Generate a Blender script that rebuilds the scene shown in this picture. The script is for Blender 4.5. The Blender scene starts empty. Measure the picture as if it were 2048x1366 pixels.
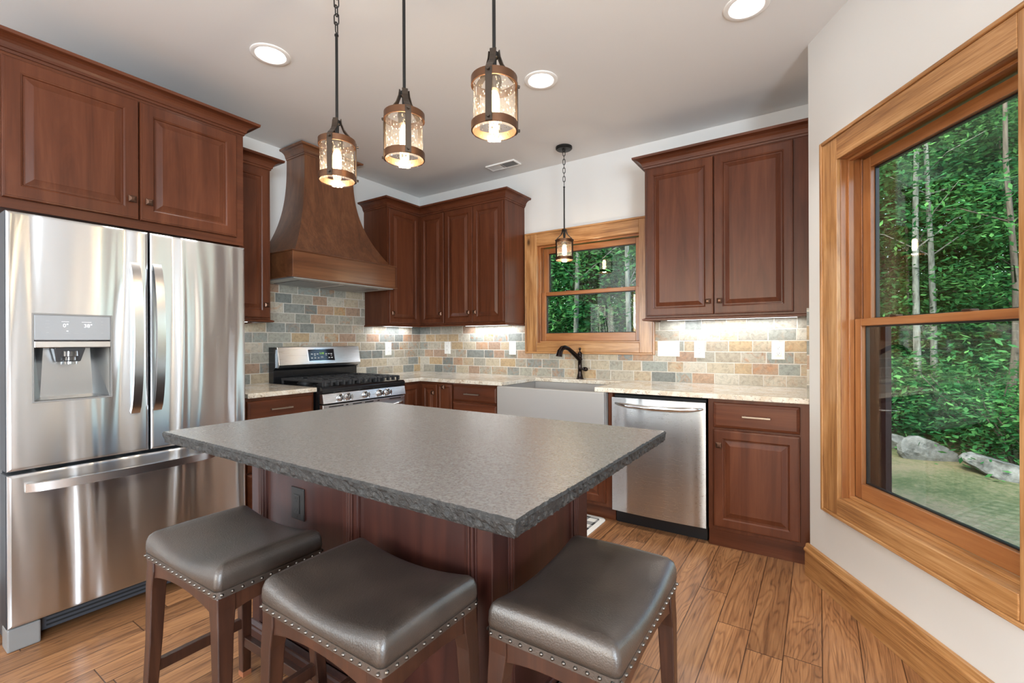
import bpy, bmesh, math, random
from mathutils import Vector, Matrix
random.seed(7)
PI = math.pi
sc = bpy.context.scene
COL = sc.collection

# ------------------------------------------------------------------ camera
CAM = Vector((3.562, -3.5897, 1.2289))
yaw, roll = math.radians(33.5474), math.radians(-0.2446)
Fw = Vector((-math.sin(yaw), math.cos(yaw), -0.0002)).normalized()
R0 = Vector((math.cos(yaw), math.sin(yaw), 0))
U0 = R0.cross(Fw)
Rr = R0 * math.cos(roll) + U0 * math.sin(roll)
Uu = Rr.cross(Fw)
cd = bpy.data.cameras.new('camera')
cam = bpy.data.objects.new('camera', cd)
COL.objects.link(cam)
m3 = Matrix((Rr, Uu, -Fw)).transposed()
cam.matrix_world = Matrix.Translation(CAM) @ m3.to_4x4()
cd.lens = 16.2716
cd.sensor_width = 36
cd.clip_start = 0.02
cd.clip_end = 200
sc.camera = cam

# ------------------------------------------------------------------ view, world, sun, fill lamps
sc.view_settings.view_transform = 'Standard'
sc.view_settings.look = 'None'
sc.view_settings.gamma = 1
sc.view_settings.use_curve_mapping = False
sc.view_settings.exposure = 0.3
sc.cycles.max_bounces = 12
sc.cycles.diffuse_bounces = 5
sc.cycles.glossy_bounces = 5
sc.cycles.transmission_bounces = 8
sc.cycles.transparent_max_bounces = 24
sc.cycles.sample_clamp_indirect = 6.0
sc.cycles.caustics_reflective = False
sc.cycles.caustics_refractive = False

H = 2.77
world = bpy.data.worlds.new('World')
sc.world = world
world.use_nodes = True
wn = world.node_tree
wn.nodes.clear()
wo = wn.nodes.new('ShaderNodeOutputWorld')
wb = wn.nodes.new('ShaderNodeBackground')
sky = wn.nodes.new('ShaderNodeTexSky')
sky.sky_type = 'NISHITA'
sky.sun_disc = False
sky.sun_elevation = math.radians(42)
sky.sun_rotation = math.radians(200)
sky.air_density = 1.2
sky.dust_density = 2.5
wb.inputs['Strength'].default_value = 0.88
wn.links.new(sky.outputs[0], wb.inputs['Color'])
wn.links.new(wb.outputs[0], wo.inputs['Surface'])


def light(name, kind, loc, energy, color=(1, 1, 1), rot=(0, 0, 0), size=None, sizey=None, parent=None, **kw):
    d = bpy.data.lights.new(name, kind)
    d.energy = energy
    d.color = color
    o = bpy.data.objects.new(name, d)
    COL.objects.link(o)
    o.location = loc
    o.rotation_euler = rot
    if kind == 'AREA':
        d.size = size
        if sizey:
            d.shape = 'RECTANGLE'
            d.size_y = sizey
    if kind == 'SPOT':
        d.spot_size = kw.get('spot', 2.4)
        d.spot_blend = 0.6
        d.shadow_soft_size = size or .05
    if kind == 'POINT':
        d.shadow_soft_size = size or .03
    if kind == 'SUN':
        d.angle = size or .2
    if parent:
        o.parent = parent
        o.location = Vector(loc) - org(parent)
    return o


light('sun', 'SUN', (0, -10, 20), 3.0, (1, .96, .88), (math.radians(40), 0, math.radians(-14)), .35)

# added area lamps at the windows behind the camera, tilted up as ceiling fill
light('rear_window_fill', 'AREA', (2.3, -8.35, 1.35), 55, (.78, .90, 1), (math.radians(140), 0, 0), 3.4, 2.1)
light('side_window_fill', 'AREA', (5.98, -5.4, 1.45), 330, (.78, .90, 1), (math.radians(124), 0, math.radians(90)), 1.8, 1.7)

light('left_fill_lamp', 'AREA', (.10, -7.5, 1.45), 210, (.78, .90, 1), (math.radians(118), 0, math.radians(-90)), 1.8, 1.7)  # added fill lamp to brighten the angled wall from the left

# ------------------------------------------------------------------ helpers
ORG = {}


def org(o):
    return ORG.get(o.name, Vector((0, 0, 0)))


def setp(o, label=None, cat=None, group=None, kind=None):
    if label: o['label'] = label
    if cat: o['category'] = cat
    if group: o['group'] = group
    if kind: o['kind'] = kind
    return o


def T(name, label, cat, loc=(0, 0, 0), rz=0, group=None, kind=None):
    o = bpy.data.objects.new(name, None)
    COL.objects.link(o)
    o.location = loc
    o.rotation_euler = (0, 0, rz)
    o.empty_display_size = .1
    ORG[o.name] = Vector(loc)
    return setp(o, label, cat, group, kind)


def ident(a, b, c): return Vector((a, b, c))
def FL(u, v, n): return Vector((n, u, v))        # left wall: u=y v=z n=x
def FB(u, v, n): return Vector((u, -n, v))       # back wall: u=x v=z n=-y
def FR(u, v, n): return Vector((n, u, v))        # faces +x


class MB:
    def __init__(s, fr=ident):
        s.bm = bmesh.new()
        s.fr = fr

    def v(s, a, b, c):
        return s.bm.verts.new(s.fr(a, b, c))

    def f(s, vs):
        try:
            return s.bm.faces.new(vs)
        except ValueError:
            return None

    def box(s, a0, a1, b0, b1, c0, c1):
        V = [s.v(a, b, c) for c in (c0, c1) for b in (b0, b1) for a in (a0, a1)]
        for q in ((0, 1, 3, 2), (4, 6, 7, 5), (0, 4, 5, 1), (2, 3, 7, 6), (0, 2, 6, 4), (1, 5, 7, 3)):
            s.f([V[i] for i in q])
        return s

    def prism(s, poly, c0, c1):               # polygon in (a,b), extruded in c
        A = [s.v(a, b, c0) for a, b in poly]
        B = [s.v(a, b, c1) for a, b in poly]
        s.f(A[::-1]); s.f(B)
        n = len(poly)
        for i in range(n):
            s.f([A[i], A[(i + 1) % n], B[(i + 1) % n], B[i]])
        return s

    def rings(s, rs, close=True, caps=True):
        L = [[s.v(*p) for p in r] for r in rs]
        n = len(L[0])
        for a, b in zip(L, L[1:]):
            for i in range(n if close else n - 1):
                s.f([a[i], a[(i + 1) % n], b[(i + 1) % n], b[i]])
        if caps:
            s.f(L[0][::-1]); s.f(L[-1])
        return s

    def lathe(s, prof, c=(0, 0), n=24, z0=0, axis='z'):
        rs = []
        for r, z in prof:
            r = max(r, .0004)
            ring = []
            for i in range(n):
                t = 2 * PI * i / n
                x, y = r * math.cos(t), r * math.sin(t)
                if axis == 'z': ring.append((c[0] + x, c[1] + y, z0 + z))
                elif axis == 'x': ring.append((z0 + z, c[0] + x, c[1] + y))
                else: ring.append((c[0] + x, z0 + z, c[1] + y))
            rs.append(ring)
        return s.rings(rs)

    def tube(s, pts, r, n=10, closed=False):
        pts = [Vector(p) for p in pts]
        m = len(pts)
        rad = r if isinstance(r, (list, tuple)) else [r] * m
        up = None
        rs = []
        for i, p in enumerate(pts):
            if closed: d = pts[(i + 1) % m] - pts[i - 1]
            else: d = pts[min(i + 1, m - 1)] - pts[max(i - 1, 0)]
            d.normalize()
            if up is None:
                up = Vector((0, 0, 1)) if abs(d.z) < .9 else Vector((1, 0, 0))
            a = d.cross(up)
            if a.length < 1e-5: a = d.cross(Vector((0, 1, 0)))
            a.normalize()
            b = a.cross(d).normalized()
            up = b
            rs.append([tuple(p + (a * math.cos(2 * PI * k / n) + b * math.sin(2 * PI * k / n)) * rad[i]) for k in range(n)])
        if closed: rs.append(rs[0])
        return s.rings(rs, caps=not closed)

    def bar(s, pts, w, t, side):                # flat bar swept along pts; side = width direction
        side = Vector(side).normalized()
        rs = []
        for i, p in enumerate(pts):
            p = Vector(p)
            d = (Vector(pts[min(i + 1, len(pts) - 1)]) - Vector(pts[max(i - 1, 0)])).normalized()
            nrm = d.cross(side).normalized()
            rs.append([tuple(p + side * (w / 2 * a) + nrm * (t / 2 * b)) for a, b in ((-1, -1), (1, -1), (1, 1), (-1, 1))])
        return s.rings(rs)

    def nest(s, u0, u1, v0, v1, prof):          # nested rectangles: (inset, n); first..last, capped both ends
        rs = []
        for i, n in prof:
            rs.append([(u0 + i, v0 + i, n), (u1 - i, v0 + i, n), (u1 - i, v1 - i, n), (u0 + i, v1 - i, n)])
        return s.rings(rs)

    def sweep(s, path, prof, z0, closed=False):  # profile (out, z) swept along xy path with mitres, outward = left of travel
        P = [Vector((p[0], p[1], 0)) for p in path]
        rs = []
        for i, p in enumerate(P):
            d1 = (P[i] - P[i - 1]).normalized() if i > 0 else None
            d2 = (P[i + 1] - P[i]).normalized() if i < len(P) - 1 else None
            d1 = d1 or d2; d2 = d2 or d1
            n1 = Vector((-d1.y, d1.x, 0)); n2 = Vector((-d2.y, d2.x, 0))
            m = (n1 + n2); m = m / (m.dot(n1))
            rs.append([(p.x + m.x * o, p.y + m.y * o, z0 + z) for o, z in prof])
        return s.rings(rs)

    def build(s, name, mat, parent=None, bevel=0, smooth=False, local=False, seg=2, angle=35, label=None, recalc=True):
        bm = s.bm
        if recalc: bmesh.ops.recalc_face_normals(bm, faces=bm.faces)
        if parent is not None and not local:
            o_ = org(parent)
            for v in bm.verts: v.co -= o_
        me = bpy.data.meshes.new(name)
        bm.to_mesh(me)
        bm.free()
        mats = mat if isinstance(mat, list) else [mat]
        for m in mats: me.materials.append(m)
        ob = bpy.data.objects.new(name, me)
        COL.objects.link(ob)
        if parent is not None:
            ob.parent = parent
            ORG[ob.name] = org(parent)
        if smooth:
            for p in me.polygons: p.use_smooth = True
            if smooth != 'all':
                md = ob.modifiers.new('edge', 'EDGE_SPLIT')
                md.split_angle = math.radians(angle)
        if bevel:
            md = ob.modifiers.new('bev', 'BEVEL')
            md.width = bevel
            md.segments = seg
            md.limit_method = 'ANGLE'
            md.angle_limit = math.radians(40)
        if label: ob['label'] = label
        return ob


def text(name, body, mat, parent, loc, size, rot, ext=.0004):
    c = bpy.data.curves.new(name, 'FONT')
    c.body = body
    c.size = size
    c.align_x = 'CENTER'; c.align_y = 'CENTER'
    c.extrude = ext
    o = bpy.data.objects.new(name, c)
    COL.objects.link(o)
    bpy.context.view_layer.update()
    me = bpy.data.meshes.new_from_object(o.evaluated_get(bpy.context.evaluated_depsgraph_get()))
    bpy.data.objects.remove(o)
    bpy.data.curves.remove(c)
    me.materials.clear()
    me.materials.append(mat)
    o = bpy.data.objects.new(name, me)
    COL.objects.link(o)
    o.parent = parent
    o.location = Vector(loc) - org(parent)
    o.rotation_euler = rot
    return o


# ------------------------------------------------------------------ materials
class NT:
    def __init__(s, name):
        s.m = bpy.data.materials.new(name)
        s.m.use_nodes = True
        s.t = s.m.node_tree
        s.b = s.t.nodes['Principled BSDF']
        s.out = s.t.nodes['Material Output']

    def n(s, typ, **kw):
        nd = s.t.nodes.new('ShaderNode' + typ)
        for k, v in kw.items():
            if k in ('operation', 'blend_type', 'data_type', 'feature', 'distance', 'noise_dimensions', 'interpolation_type', 'invert', 'use_clamp', 'wave_type', 'bands_direction', 'direction_type', 'axis', 'voronoi_dimensions', 'vector_type'):
                setattr(nd, k, v)
        return nd

    def l(s, a, b): s.t.links.new(a, b)

    def set(s, inp, v):
        if isinstance(v, bpy.types.NodeSocket): s.l(v, inp)
        else: inp.default_value = v

    def math(s, op, a, b=0.0, c=0.0):
        nd = s.n('Math', operation=op)
        s.set(nd.inputs[0], a); s.set(nd.inputs[1], b); s.set(nd.inputs[2], c)
        return nd.outputs[0]

    def coord(s, kind='Object'):
        return s.n('TexCoord').outputs[kind]

    def mapping(s, vec, scale=(1, 1, 1), rand=0.0, loc=(0, 0, 0)):
        nd = s.n('Mapping')
        s.l(vec, nd.inputs['Vector'])
        nd.inputs['Scale'].default_value = scale
        nd.inputs['Location'].default_value = loc
        if rand:
            oi = s.n('ObjectInfo')
            r = s.math('MULTIPLY', oi.outputs['Random'], rand)
            cb = s.n('CombineXYZ')
            for i in range(3): s.l(r, cb.inputs[i])
            ad = s.n('VectorMath', operation='ADD')
            s.l(nd.outputs[0], ad.inputs[0]); s.l(cb.outputs[0], ad.inputs[1])
            return ad.outputs[0]
        return nd.outputs[0]

    def noise(s, vec, scale, detail=4, rough=.5, dist=0.0, out='Fac'):
        nd = s.n('TexNoise')
        s.l(vec, nd.inputs['Vector'])
        nd.inputs['Scale'].default_value = scale
        nd.inputs['Detail'].default_value = detail
        nd.inputs['Roughness'].default_value = rough
        nd.inputs['Distortion'].default_value = dist
        return nd.outputs[out]

    def ramp(s, fac, stops, interp='LINEAR'):
        nd = s.n('ValToRGB')
        cr = nd.color_ramp
        cr.interpolation = interp
        while len(cr.elements) < len(stops): cr.elements.new(.5)
        for e, (p, c) in zip(cr.elements, stops):
            e.position = p
            e.color = (c[0], c[1], c[2], 1)
        s.l(fac, nd.inputs[0])
        return nd.outputs[0]

    def mix(s, fac, a, b, blend='MIX'):
        nd = s.n('Mix', data_type='RGBA', blend_type=blend)
        s.set(nd.inputs[0], fac)
        for i, v in ((6, a), (7, b)):
            if isinstance(v, (tuple, list)): nd.inputs[i].default_value = (v[0], v[1], v[2], 1)
            else: s.l(v, nd.inputs[i])
        return nd.outputs[2]

    def bump(s, h, strength=.2, dist=.002):
        nd = s.n('Bump')
        nd.inputs['Strength'].default_value = strength
        nd.inputs['Distance'].default_value = dist
        s.l(h, nd.inputs['Height'])
        s.l(nd.outputs[0], s.b.inputs['Normal'])

    def col(s, c):
        if isinstance(c, (tuple, list)): s.b.inputs['Base Color'].default_value = (c[0], c[1], c[2], 1)
        else: s.l(c, s.b.inputs['Base Color'])
        return s

    def p(s, **kw):
        for k, v in kw.items():
            key = {'rough': 'Roughness', 'metal': 'Metallic', 'spec': 'Specular IOR Level', 'coat': 'Coat Weight', 'coatr': 'Coat Roughness', 'aniso': 'Anisotropic', 'anr': 'Anisotropic Rotation', 'em': 'Emission Strength', 'ior': 'IOR', 'alpha': 'Alpha', 'trans': 'Transmission Weight'}[k]
            s.set(s.b.inputs[key], v)
        return s


def srgb(r, g, b):
    f = lambda c: (c / 255) / 12.92 if c / 255 <= .04045 else ((c / 255 + .055) / 1.055) ** 2.4
    return (f(r), f(g), f(b))


def plain(name, c, rough=.5, metal=0, **kw):
    m = NT(name); m.col(c).p(rough=rough, metal=metal, **kw)
    return m.m


def emis(name, c, e):
    m = NT(name); m.col((0, 0, 0))
    m.b.inputs['Emission Color'].default_value = (*c, 1)
    m.p(em=e, rough=1.0)
    return m.m


def paint(name, c, rough=.7):
    m = NT(name)
    co = m.coord()
    n = m.noise(co, 90, 3)
    m.col(c).p(rough=rough)
    m.bump(n, .06, .001)
    return m.m


def wood(name, axis, dark, mid, lite, rough=.3, coat=0.0, gs=1.0, knots=False, streak=.5, ct=.2, spec=.5):
    m = NT(name)
    co = m.coord()
    st = [9 * gs, 9 * gs, 9 * gs]; st[axis] = .9 * gs
    v = m.mapping(co, tuple(st), rand=37.0)
    n1 = m.noise(v, 1.6, 6, .6, 1.2)
    st2 = [60 * gs, 60 * gs, 60 * gs]; st2[axis] = 2.2 * gs
    v2 = m.mapping(co, tuple(st2), rand=11.0)
    n2 = m.noise(v2, 2.0, 3, .6, .3)
    n = m.math('ADD', m.math('MULTIPLY', n1, 1 - streak * .5), m.math('MULTIPLY', n2, streak * .5))
    c = m.ramp(n, [(.5 - ct, dark), (.5, mid), (.5 + ct, lite)])
    if knots:
        st3 = [3.2, 3.2, 3.2]; st3[axis] = 1.5
        v3 = m.mapping(co, tuple(st3), rand=23.0)
        vo = m.n('TexVoronoi')
        m.l(v3, vo.inputs['Vector']); vo.inputs['Scale'].default_value = 1.3
        k = m.ramp(vo.outputs['Distance'], [(.03, (1, 1, 1)), (.085, (.25, .25, .25)), (.17, (0, 0, 0))])
        c = m.mix(k, c, tuple(x * .33 for x in dark))
    m.col(c).p(rough=rough, coat=coat, coatr=.18, spec=spec)
    m.bump(n2, .05, .001)
    return m.m


CH = (srgb(70, 35, 20), srgb(90, 48, 29), srgb(108, 62, 40))
cherry = [wood('cherry_x', 0, *CH, rough=.34, coat=.05, spec=.28, gs=.6, streak=.4), wood('cherry_y', 1, *CH, rough=.34, coat=.05, spec=.28, gs=.6, streak=.4), wood('cherry_z', 2, *CH, rough=.34, coat=.05, spec=.28, gs=.6, streak=.4)]
HD = (srgb(72, 42, 26), srgb(102, 62, 38), srgb(126, 82, 52))
hoodwood = wood('hood_wood', 2, *HD, rough=.3, coat=.3, gs=.8, streak=.7)
hoodwood_y = wood('hood_wood_band', 1, *HD, rough=.3, coat=.3, gs=.5)
PN = (srgb(130, 86, 48), srgb(172, 124, 76), srgb(198, 154, 106))
pine = [wood('pine_' + 'xyz'[a_], a_, *PN, rough=.3, coat=.3, gs=1.0, knots=True, streak=.9, ct=.14) for a_ in range(3)]
SN = (srgb(116, 68, 34), srgb(154, 99, 56), srgb(180, 126, 78))
sashw = [wood('sash_x', 0, *SN, rough=.3, coat=.3, gs=.8), None, wood('sash_z', 2, *SN, rough=.3, coat=.3, gs=.8)]
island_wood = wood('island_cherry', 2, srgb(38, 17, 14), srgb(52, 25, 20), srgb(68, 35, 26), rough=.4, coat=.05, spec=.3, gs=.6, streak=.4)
stoolwood = wood('stool_wood', 2, srgb(38, 20, 13), srgb(54, 30, 20), srgb(72, 42, 28), rough=.35, coat=.2)
wall_m = paint('wall_paint', srgb(219, 219, 217))
ceil_m = paint('ceiling_paint', srgb(226, 226, 225), .85)
black_m = plain('black_metal', (.018, .017, .016), .38, .6)
bronze_m = plain('bronze_metal', srgb(66, 56, 48), .42, .7)
ring_m = plain('copper_ring', srgb(96, 66, 46), .4, .75)
blackplastic = plain('black_plastic', (.012, .012, .013), .35)
blackenamel = plain('black_enamel', (.01, .01, .011), .15)
castiron = plain('cast_iron', (.03, .03, .032), .5)
white_m = plain('white_plastic', srgb(236, 235, 231), .35)
white_trim = plain('white_trim', srgb(240, 239, 236), .4)
slot_m = plain('dark_slot', (.03, .03, .03), .5)
greyplastic = plain('grey_plastic', srgb(128, 126, 124), .45)
panel_m = plain('dispenser_panel', srgb(150, 152, 155), .3)
pull_m = plain('pull_nickel', srgb(170, 158, 145), .28, 1.0)
knob_m = plain('knob_bronze', srgb(96, 70, 56), .35, .8)
nail_m = plain('nail_metal', srgb(104, 98, 92), .32, 1.0)
chrome_m = plain('bright_steel', (.72, .72, .72), .14, 1.0)
sink_m = plain('sink_composite', srgb(158, 155, 152), .42)
faucet_m = plain('faucet_bronze', srgb(46, 38, 36), .2, .9)
darkgap = plain('dark_gap', (.008, .007, .007), .8)
oven_glass = plain('oven_glass', (.01, .01, .012), .08)


def steel(name, base=.62, rough=.3, tang=(0, 1, 0), wav=0.0, axis_wav=1, aniso=.75):
    m = NT(name)
    co = m.coord()
    st = [1, 1, 1]; st[axis_wav] = 260; 
    g = [700, 700, 700]; g[axis_wav] = 5
    n = m.noise(m.mapping(co, tuple(g)), 1.0, 2)
    r = m.math('MULTIPLY_ADD', n, .04, rough - .02)
    m.col((base * .97, base, base * 1.03)).p(metal=1.0, aniso=aniso)
    m.p(rough=r)
    cb = m.n('CombineXYZ')
    for i in range(3): cb.inputs[i].default_value = tang[i]
    m.l(cb.outputs[0], m.b.inputs['Tangent'])
    if wav:
        w = [.45, .45, .45]; w[axis_wav] = 5.5
        h = m.noise(m.mapping(co, tuple(w)), 1.0, 1.5, .4, .6)
        m.bump(h, 1.0, wav)
    return m.m


steel_fr = steel('fridge_steel', .72, .30, (0, 0, 1), .05, 1, .88)
steel_dw = steel('dishwasher_steel', .66, .28, (0, 0, 1), .012, 0, .8)
steel_rg = steel('range_steel', .68, .28, (0, 0, 1), .0, 1, .6)
handle_m = plain('handle_steel', (.6, .6, .6), .24, 1.0)

# glass: thin pane, mostly see-through, mirror-like at grazing angles
def glassmat(name, tint=(.96, .98, .97), bubbles=False, rough=0.0, boost=1.0):
    m = NT(name)
    t = m.t
    tr = m.n('BsdfTransparent'); tr.inputs[0].default_value = (*tint, 1)
    gl = m.n('BsdfGlossy'); gl.inputs['Roughness'].default_value = rough
    fr = m.n('Fresnel'); m.l(m.math('MULTIPLY_ADD', m.n('NewGeometry').outputs['Backfacing'], 1 / 1.5 - 1.5, 1.5), fr.inputs['IOR'])
    fac = m.math('MULTIPLY', fr.outputs[0], boost)
    if bubbles:
        co = m.coord()
        vo = m.n('TexVoronoi'); m.l(m.mapping(co, (1, 1, .6)), vo.inputs['Vector']); vo.inputs['Scale'].default_value = 130
        b = m.ramp(vo.outputs['Distance'], [(.12, (1, 1, 1)), (.3, (0, 0, 0))])
        bp = m.n('Bump'); bp.inputs['Strength'].default_value = .9; bp.inputs['Distance'].default_value = .004
        m.l(b, bp.inputs['Height'])
        m.l(bp.outputs[0], gl.inputs['Normal']); m.l(bp.outputs[0], fr.inputs['Normal'])
        fac = m.math('ADD', fac, m.math('MULTIPLY', b, .10))
        fac = m.math('ADD', fac, .03)
    mx = m.n('MixShader')
    base = tr.outputs[0]
    if bubbles:                                            # seeds scatter the bulb's light
        tl = m.n('BsdfTranslucent'); tl.inputs[0].default_value = (1, .97, .92, 1)
        m2 = m.n('MixShader'); m.l(m.math('MULTIPLY_ADD', b, .32, .018), m2.inputs[0]); m.l(tr.outputs[0], m2.inputs[1]); m.l(tl.outputs[0], m2.inputs[2])
        base = m2.outputs[0]
    m.l(fac, mx.inputs[0]); m.l(base, mx.inputs[1]); m.l(gl.outputs[0], mx.inputs[2])
    m.l(mx.outputs[0], m.out.inputs['Surface'])
    return m.m


pane_m = glassmat('window_glass', (.93, .97, .95), boost=1.25)
seeded = glassmat('seeded_glass', (.99, .97, .94), True, .05)
clearplastic = glassmat('clear_plastic', (.85, .86, .87), False, .05, 3)


def leather():
    m = NT('brown_leather')
    co = m.coord()
    v = m.mapping(co, (1, 1, 1), rand=5)
    n = m.noise(v, 260, 4, .6)
    big = m.noise(v, 7, 3)
    c = m.ramp(big, [(.35, srgb(50, 43, 38)), (.7, srgb(68, 58, 51))])
    m.col(c).p(rough=.33, spec=.9)
    m.bump(n, .5, .0016)
    return m.m


leather_m = leather()


def slate(name, iu, off=0.0):
    """running-bond slate tile: iu = index of the horizontal axis"""
    m = NT(name)
    sep = m.n('SeparateXYZ'); m.l(m.coord(), sep.inputs[0])
    u, z = sep.outputs[iu], sep.outputs[2]
    th, tw = .0785, .152
    v = m.math('DIVIDE', m.math('SUBTRACT', z, .914), th)
    row = m.math('FLOOR', v)
    jit = m.n('TexWhiteNoise', noise_dimensions='1D'); m.l(m.math('ADD', row, 3.3 + off), jit.inputs['W'])
    sh = m.math('ADD', m.math('MULTIPLY', m.math('MODULO', m.math('ADD', row, 40.0), 2.0), .5), m.math('MULTIPLY', jit.outputs['Value'], .22))
    cbu = m.n('CombineXYZ'); m.l(m.math('MULTIPLY', u, 4.0), cbu.inputs[0]); m.l(m.math('MULTIPLY', row, 7.3), cbu.inputs[1])
    sh = m.math('ADD', sh, m.math('MULTIPLY', m.noise(cbu.outputs[0], 1.0, 0), .9))
    cu = m.math('ADD', m.math('DIVIDE', u, tw), m.math('ADD', sh, 50.0))
    colm = m.math('FLOOR', cu)
    # some joints wander: shift by a random amount per tile
    wn1 = m.n('TexWhiteNoise', noise_dimensions='2D')
    cb0 = m.n('CombineXYZ'); m.l(m.math('ADD', colm, off), cb0.inputs[0]); m.l(row, cb0.inputs[1])
    m.l(cb0.outputs[0], wn1.inputs['Vector'])
    fu = m.math('SUBTRACT', cu, colm)
    fv = m.math('SUBTRACT', v, row)
    # rough edges
    ncr = m.noise(m.coord(), 38, 3)
    wob = m.math('MULTIPLY', m.math('SUBTRACT', ncr, .5), .035)
    du = m.math('MULTIPLY', m.math('MINIMUM', fu, m.math('SUBTRACT', 1.0, fu)), tw / th)
    dv = m.math('MINIMUM', fv, m.math('SUBTRACT', 1.0, fv))
    d = m.math('ADD', m.math('MINIMUM', du, dv), wob)
    grout = m.ramp(d, [(.028, (1, 1, 1)), (.05, (0, 0, 0))])
    pal = [srgb(162, 157, 144), srgb(178, 170, 154), srgb(146, 147, 138), srgb(184, 172, 150), srgb(164, 162, 150), srgb(176, 148, 124), srgb(132, 135, 130), srgb(180, 164, 140), srgb(152, 157, 150), srgb(182, 158, 124), srgb(166, 140, 120), srgb(140, 143, 138), srgb(192, 185, 170), srgb(168, 164, 152), srgb(122, 126, 122), srgb(170, 160, 142)]
    c0 = m.ramp(wn1.outputs['Value'], [((i + .001) / len(pal), c) for i, c in enumerate(pal)], 'CONSTANT')
    # mottling inside a tile
    ad = m.n('VectorMath', operation='ADD'); m.l(m.coord(), ad.inputs[0])
    sc_ = m.n('VectorMath', operation='SCALE'); m.l(wn1.outputs['Color'], sc_.inputs[0]); sc_.inputs['Scale'].default_value = 7.0
    m.l(sc_.outputs[0], ad.inputs[1])
    n1 = m.noise(ad.outputs[0], 13, 6, .65, 1.5)
    n2 = m.noise(ad.outputs[0], 42, 5, .7, .6)
    rust = m.ramp(n1, [(.5, (0, 0, 0)), (.68, (1, 1, 1))])
    wn3 = m.n('TexWhiteNoise', noise_dimensions='3D'); m.l(wn1.outputs['Color'], wn3.inputs['Vector'])
    amt = m.math('MULTIPLY', rust, m.math('MULTIPLY', m.math('POWER', wn3.outputs['Value'], 3.0), .8))
    c1 = m.mix(amt, c0, srgb(186, 120, 62))
    c2 = m.mix(.75, c1, m.ramp(n2, [(.3, (.5, .5, .5)), (.55, (1, 1, 1)), (.8, (1.0, 1.0, 1.0))]), 'MULTIPLY')
    m.col(m.mix(grout, c2, srgb(206, 200, 190))).p(rough=.5)
    hgt = m.math('ADD', m.math('MULTIPLY', m.math('SUBTRACT', 1.0, grout), .7), m.math('MULTIPLY', n1, .6))
    m.bump(hgt, .7, .005)
    return m.m


def granite():
    m = NT('cream_granite')
    co = m.coord()
    n1 = m.noise(co, 9, 5, .6, 1.2)
    n2 = m.noise(co, 60, 4, .65, .8)
    c = m.ramp(n1, [(.3, srgb(228, 223, 213)), (.5, srgb(216, 207, 192)), (.62, srgb(200, 184, 162)), (.75, srgb(224, 218, 207))])
    sp = m.ramp(n2, [(.34, (1, 1, 1)), (.42, (0, 0, 0))])
    c = m.mix(m.math('MULTIPLY', sp, .75), c, srgb(110, 82, 62))
    n3 = m.noise(co, 110, 3, .6)
    sp2 = m.ramp(n3, [(.30, (1, 1, 1)), (.36, (0, 0, 0))])
    c = m.mix(sp2, c, srgb(52, 46, 44))
    n4 = m.noise(co, 34, 4, .6, .5)
    wh = m.ramp(n4, [(.58, (0, 0, 0)), (.68, (1, 1, 1))])
    c = m.mix(m.math('MULTIPLY', wh, .6), c, srgb(240, 236, 228))
    m.col(c).p(rough=.14, spec=.5)
    return m.m


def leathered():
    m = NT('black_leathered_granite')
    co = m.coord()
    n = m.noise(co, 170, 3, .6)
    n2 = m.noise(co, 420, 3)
    c = m.ramp(n, [(.35, (.15, .15, .15)), (.7, (.245, .244, .241))])  # base lightened to grey, sheen of the black stone put into its colour
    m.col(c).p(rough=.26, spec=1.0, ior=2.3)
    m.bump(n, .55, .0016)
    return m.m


def chiseled():
    m = NT('chiselled_granite')
    co = m.coord()
    n = m.noise(co, 75, 5, .75)
    n2 = m.noise(co, 320, 3, .6)
    c = m.ramp(m.math('ADD', m.math('MULTIPLY', n, .6), m.math('MULTIPLY', n2, .4)), [(.42, (.004, .004, .004)), (.54, (.016, .0155, .015)), (.66, (.09, .087, .08))])
    m.col(c).p(rough=.5, spec=.6)
    m.bump(n, 1.0, .006)
    return m.m


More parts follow.
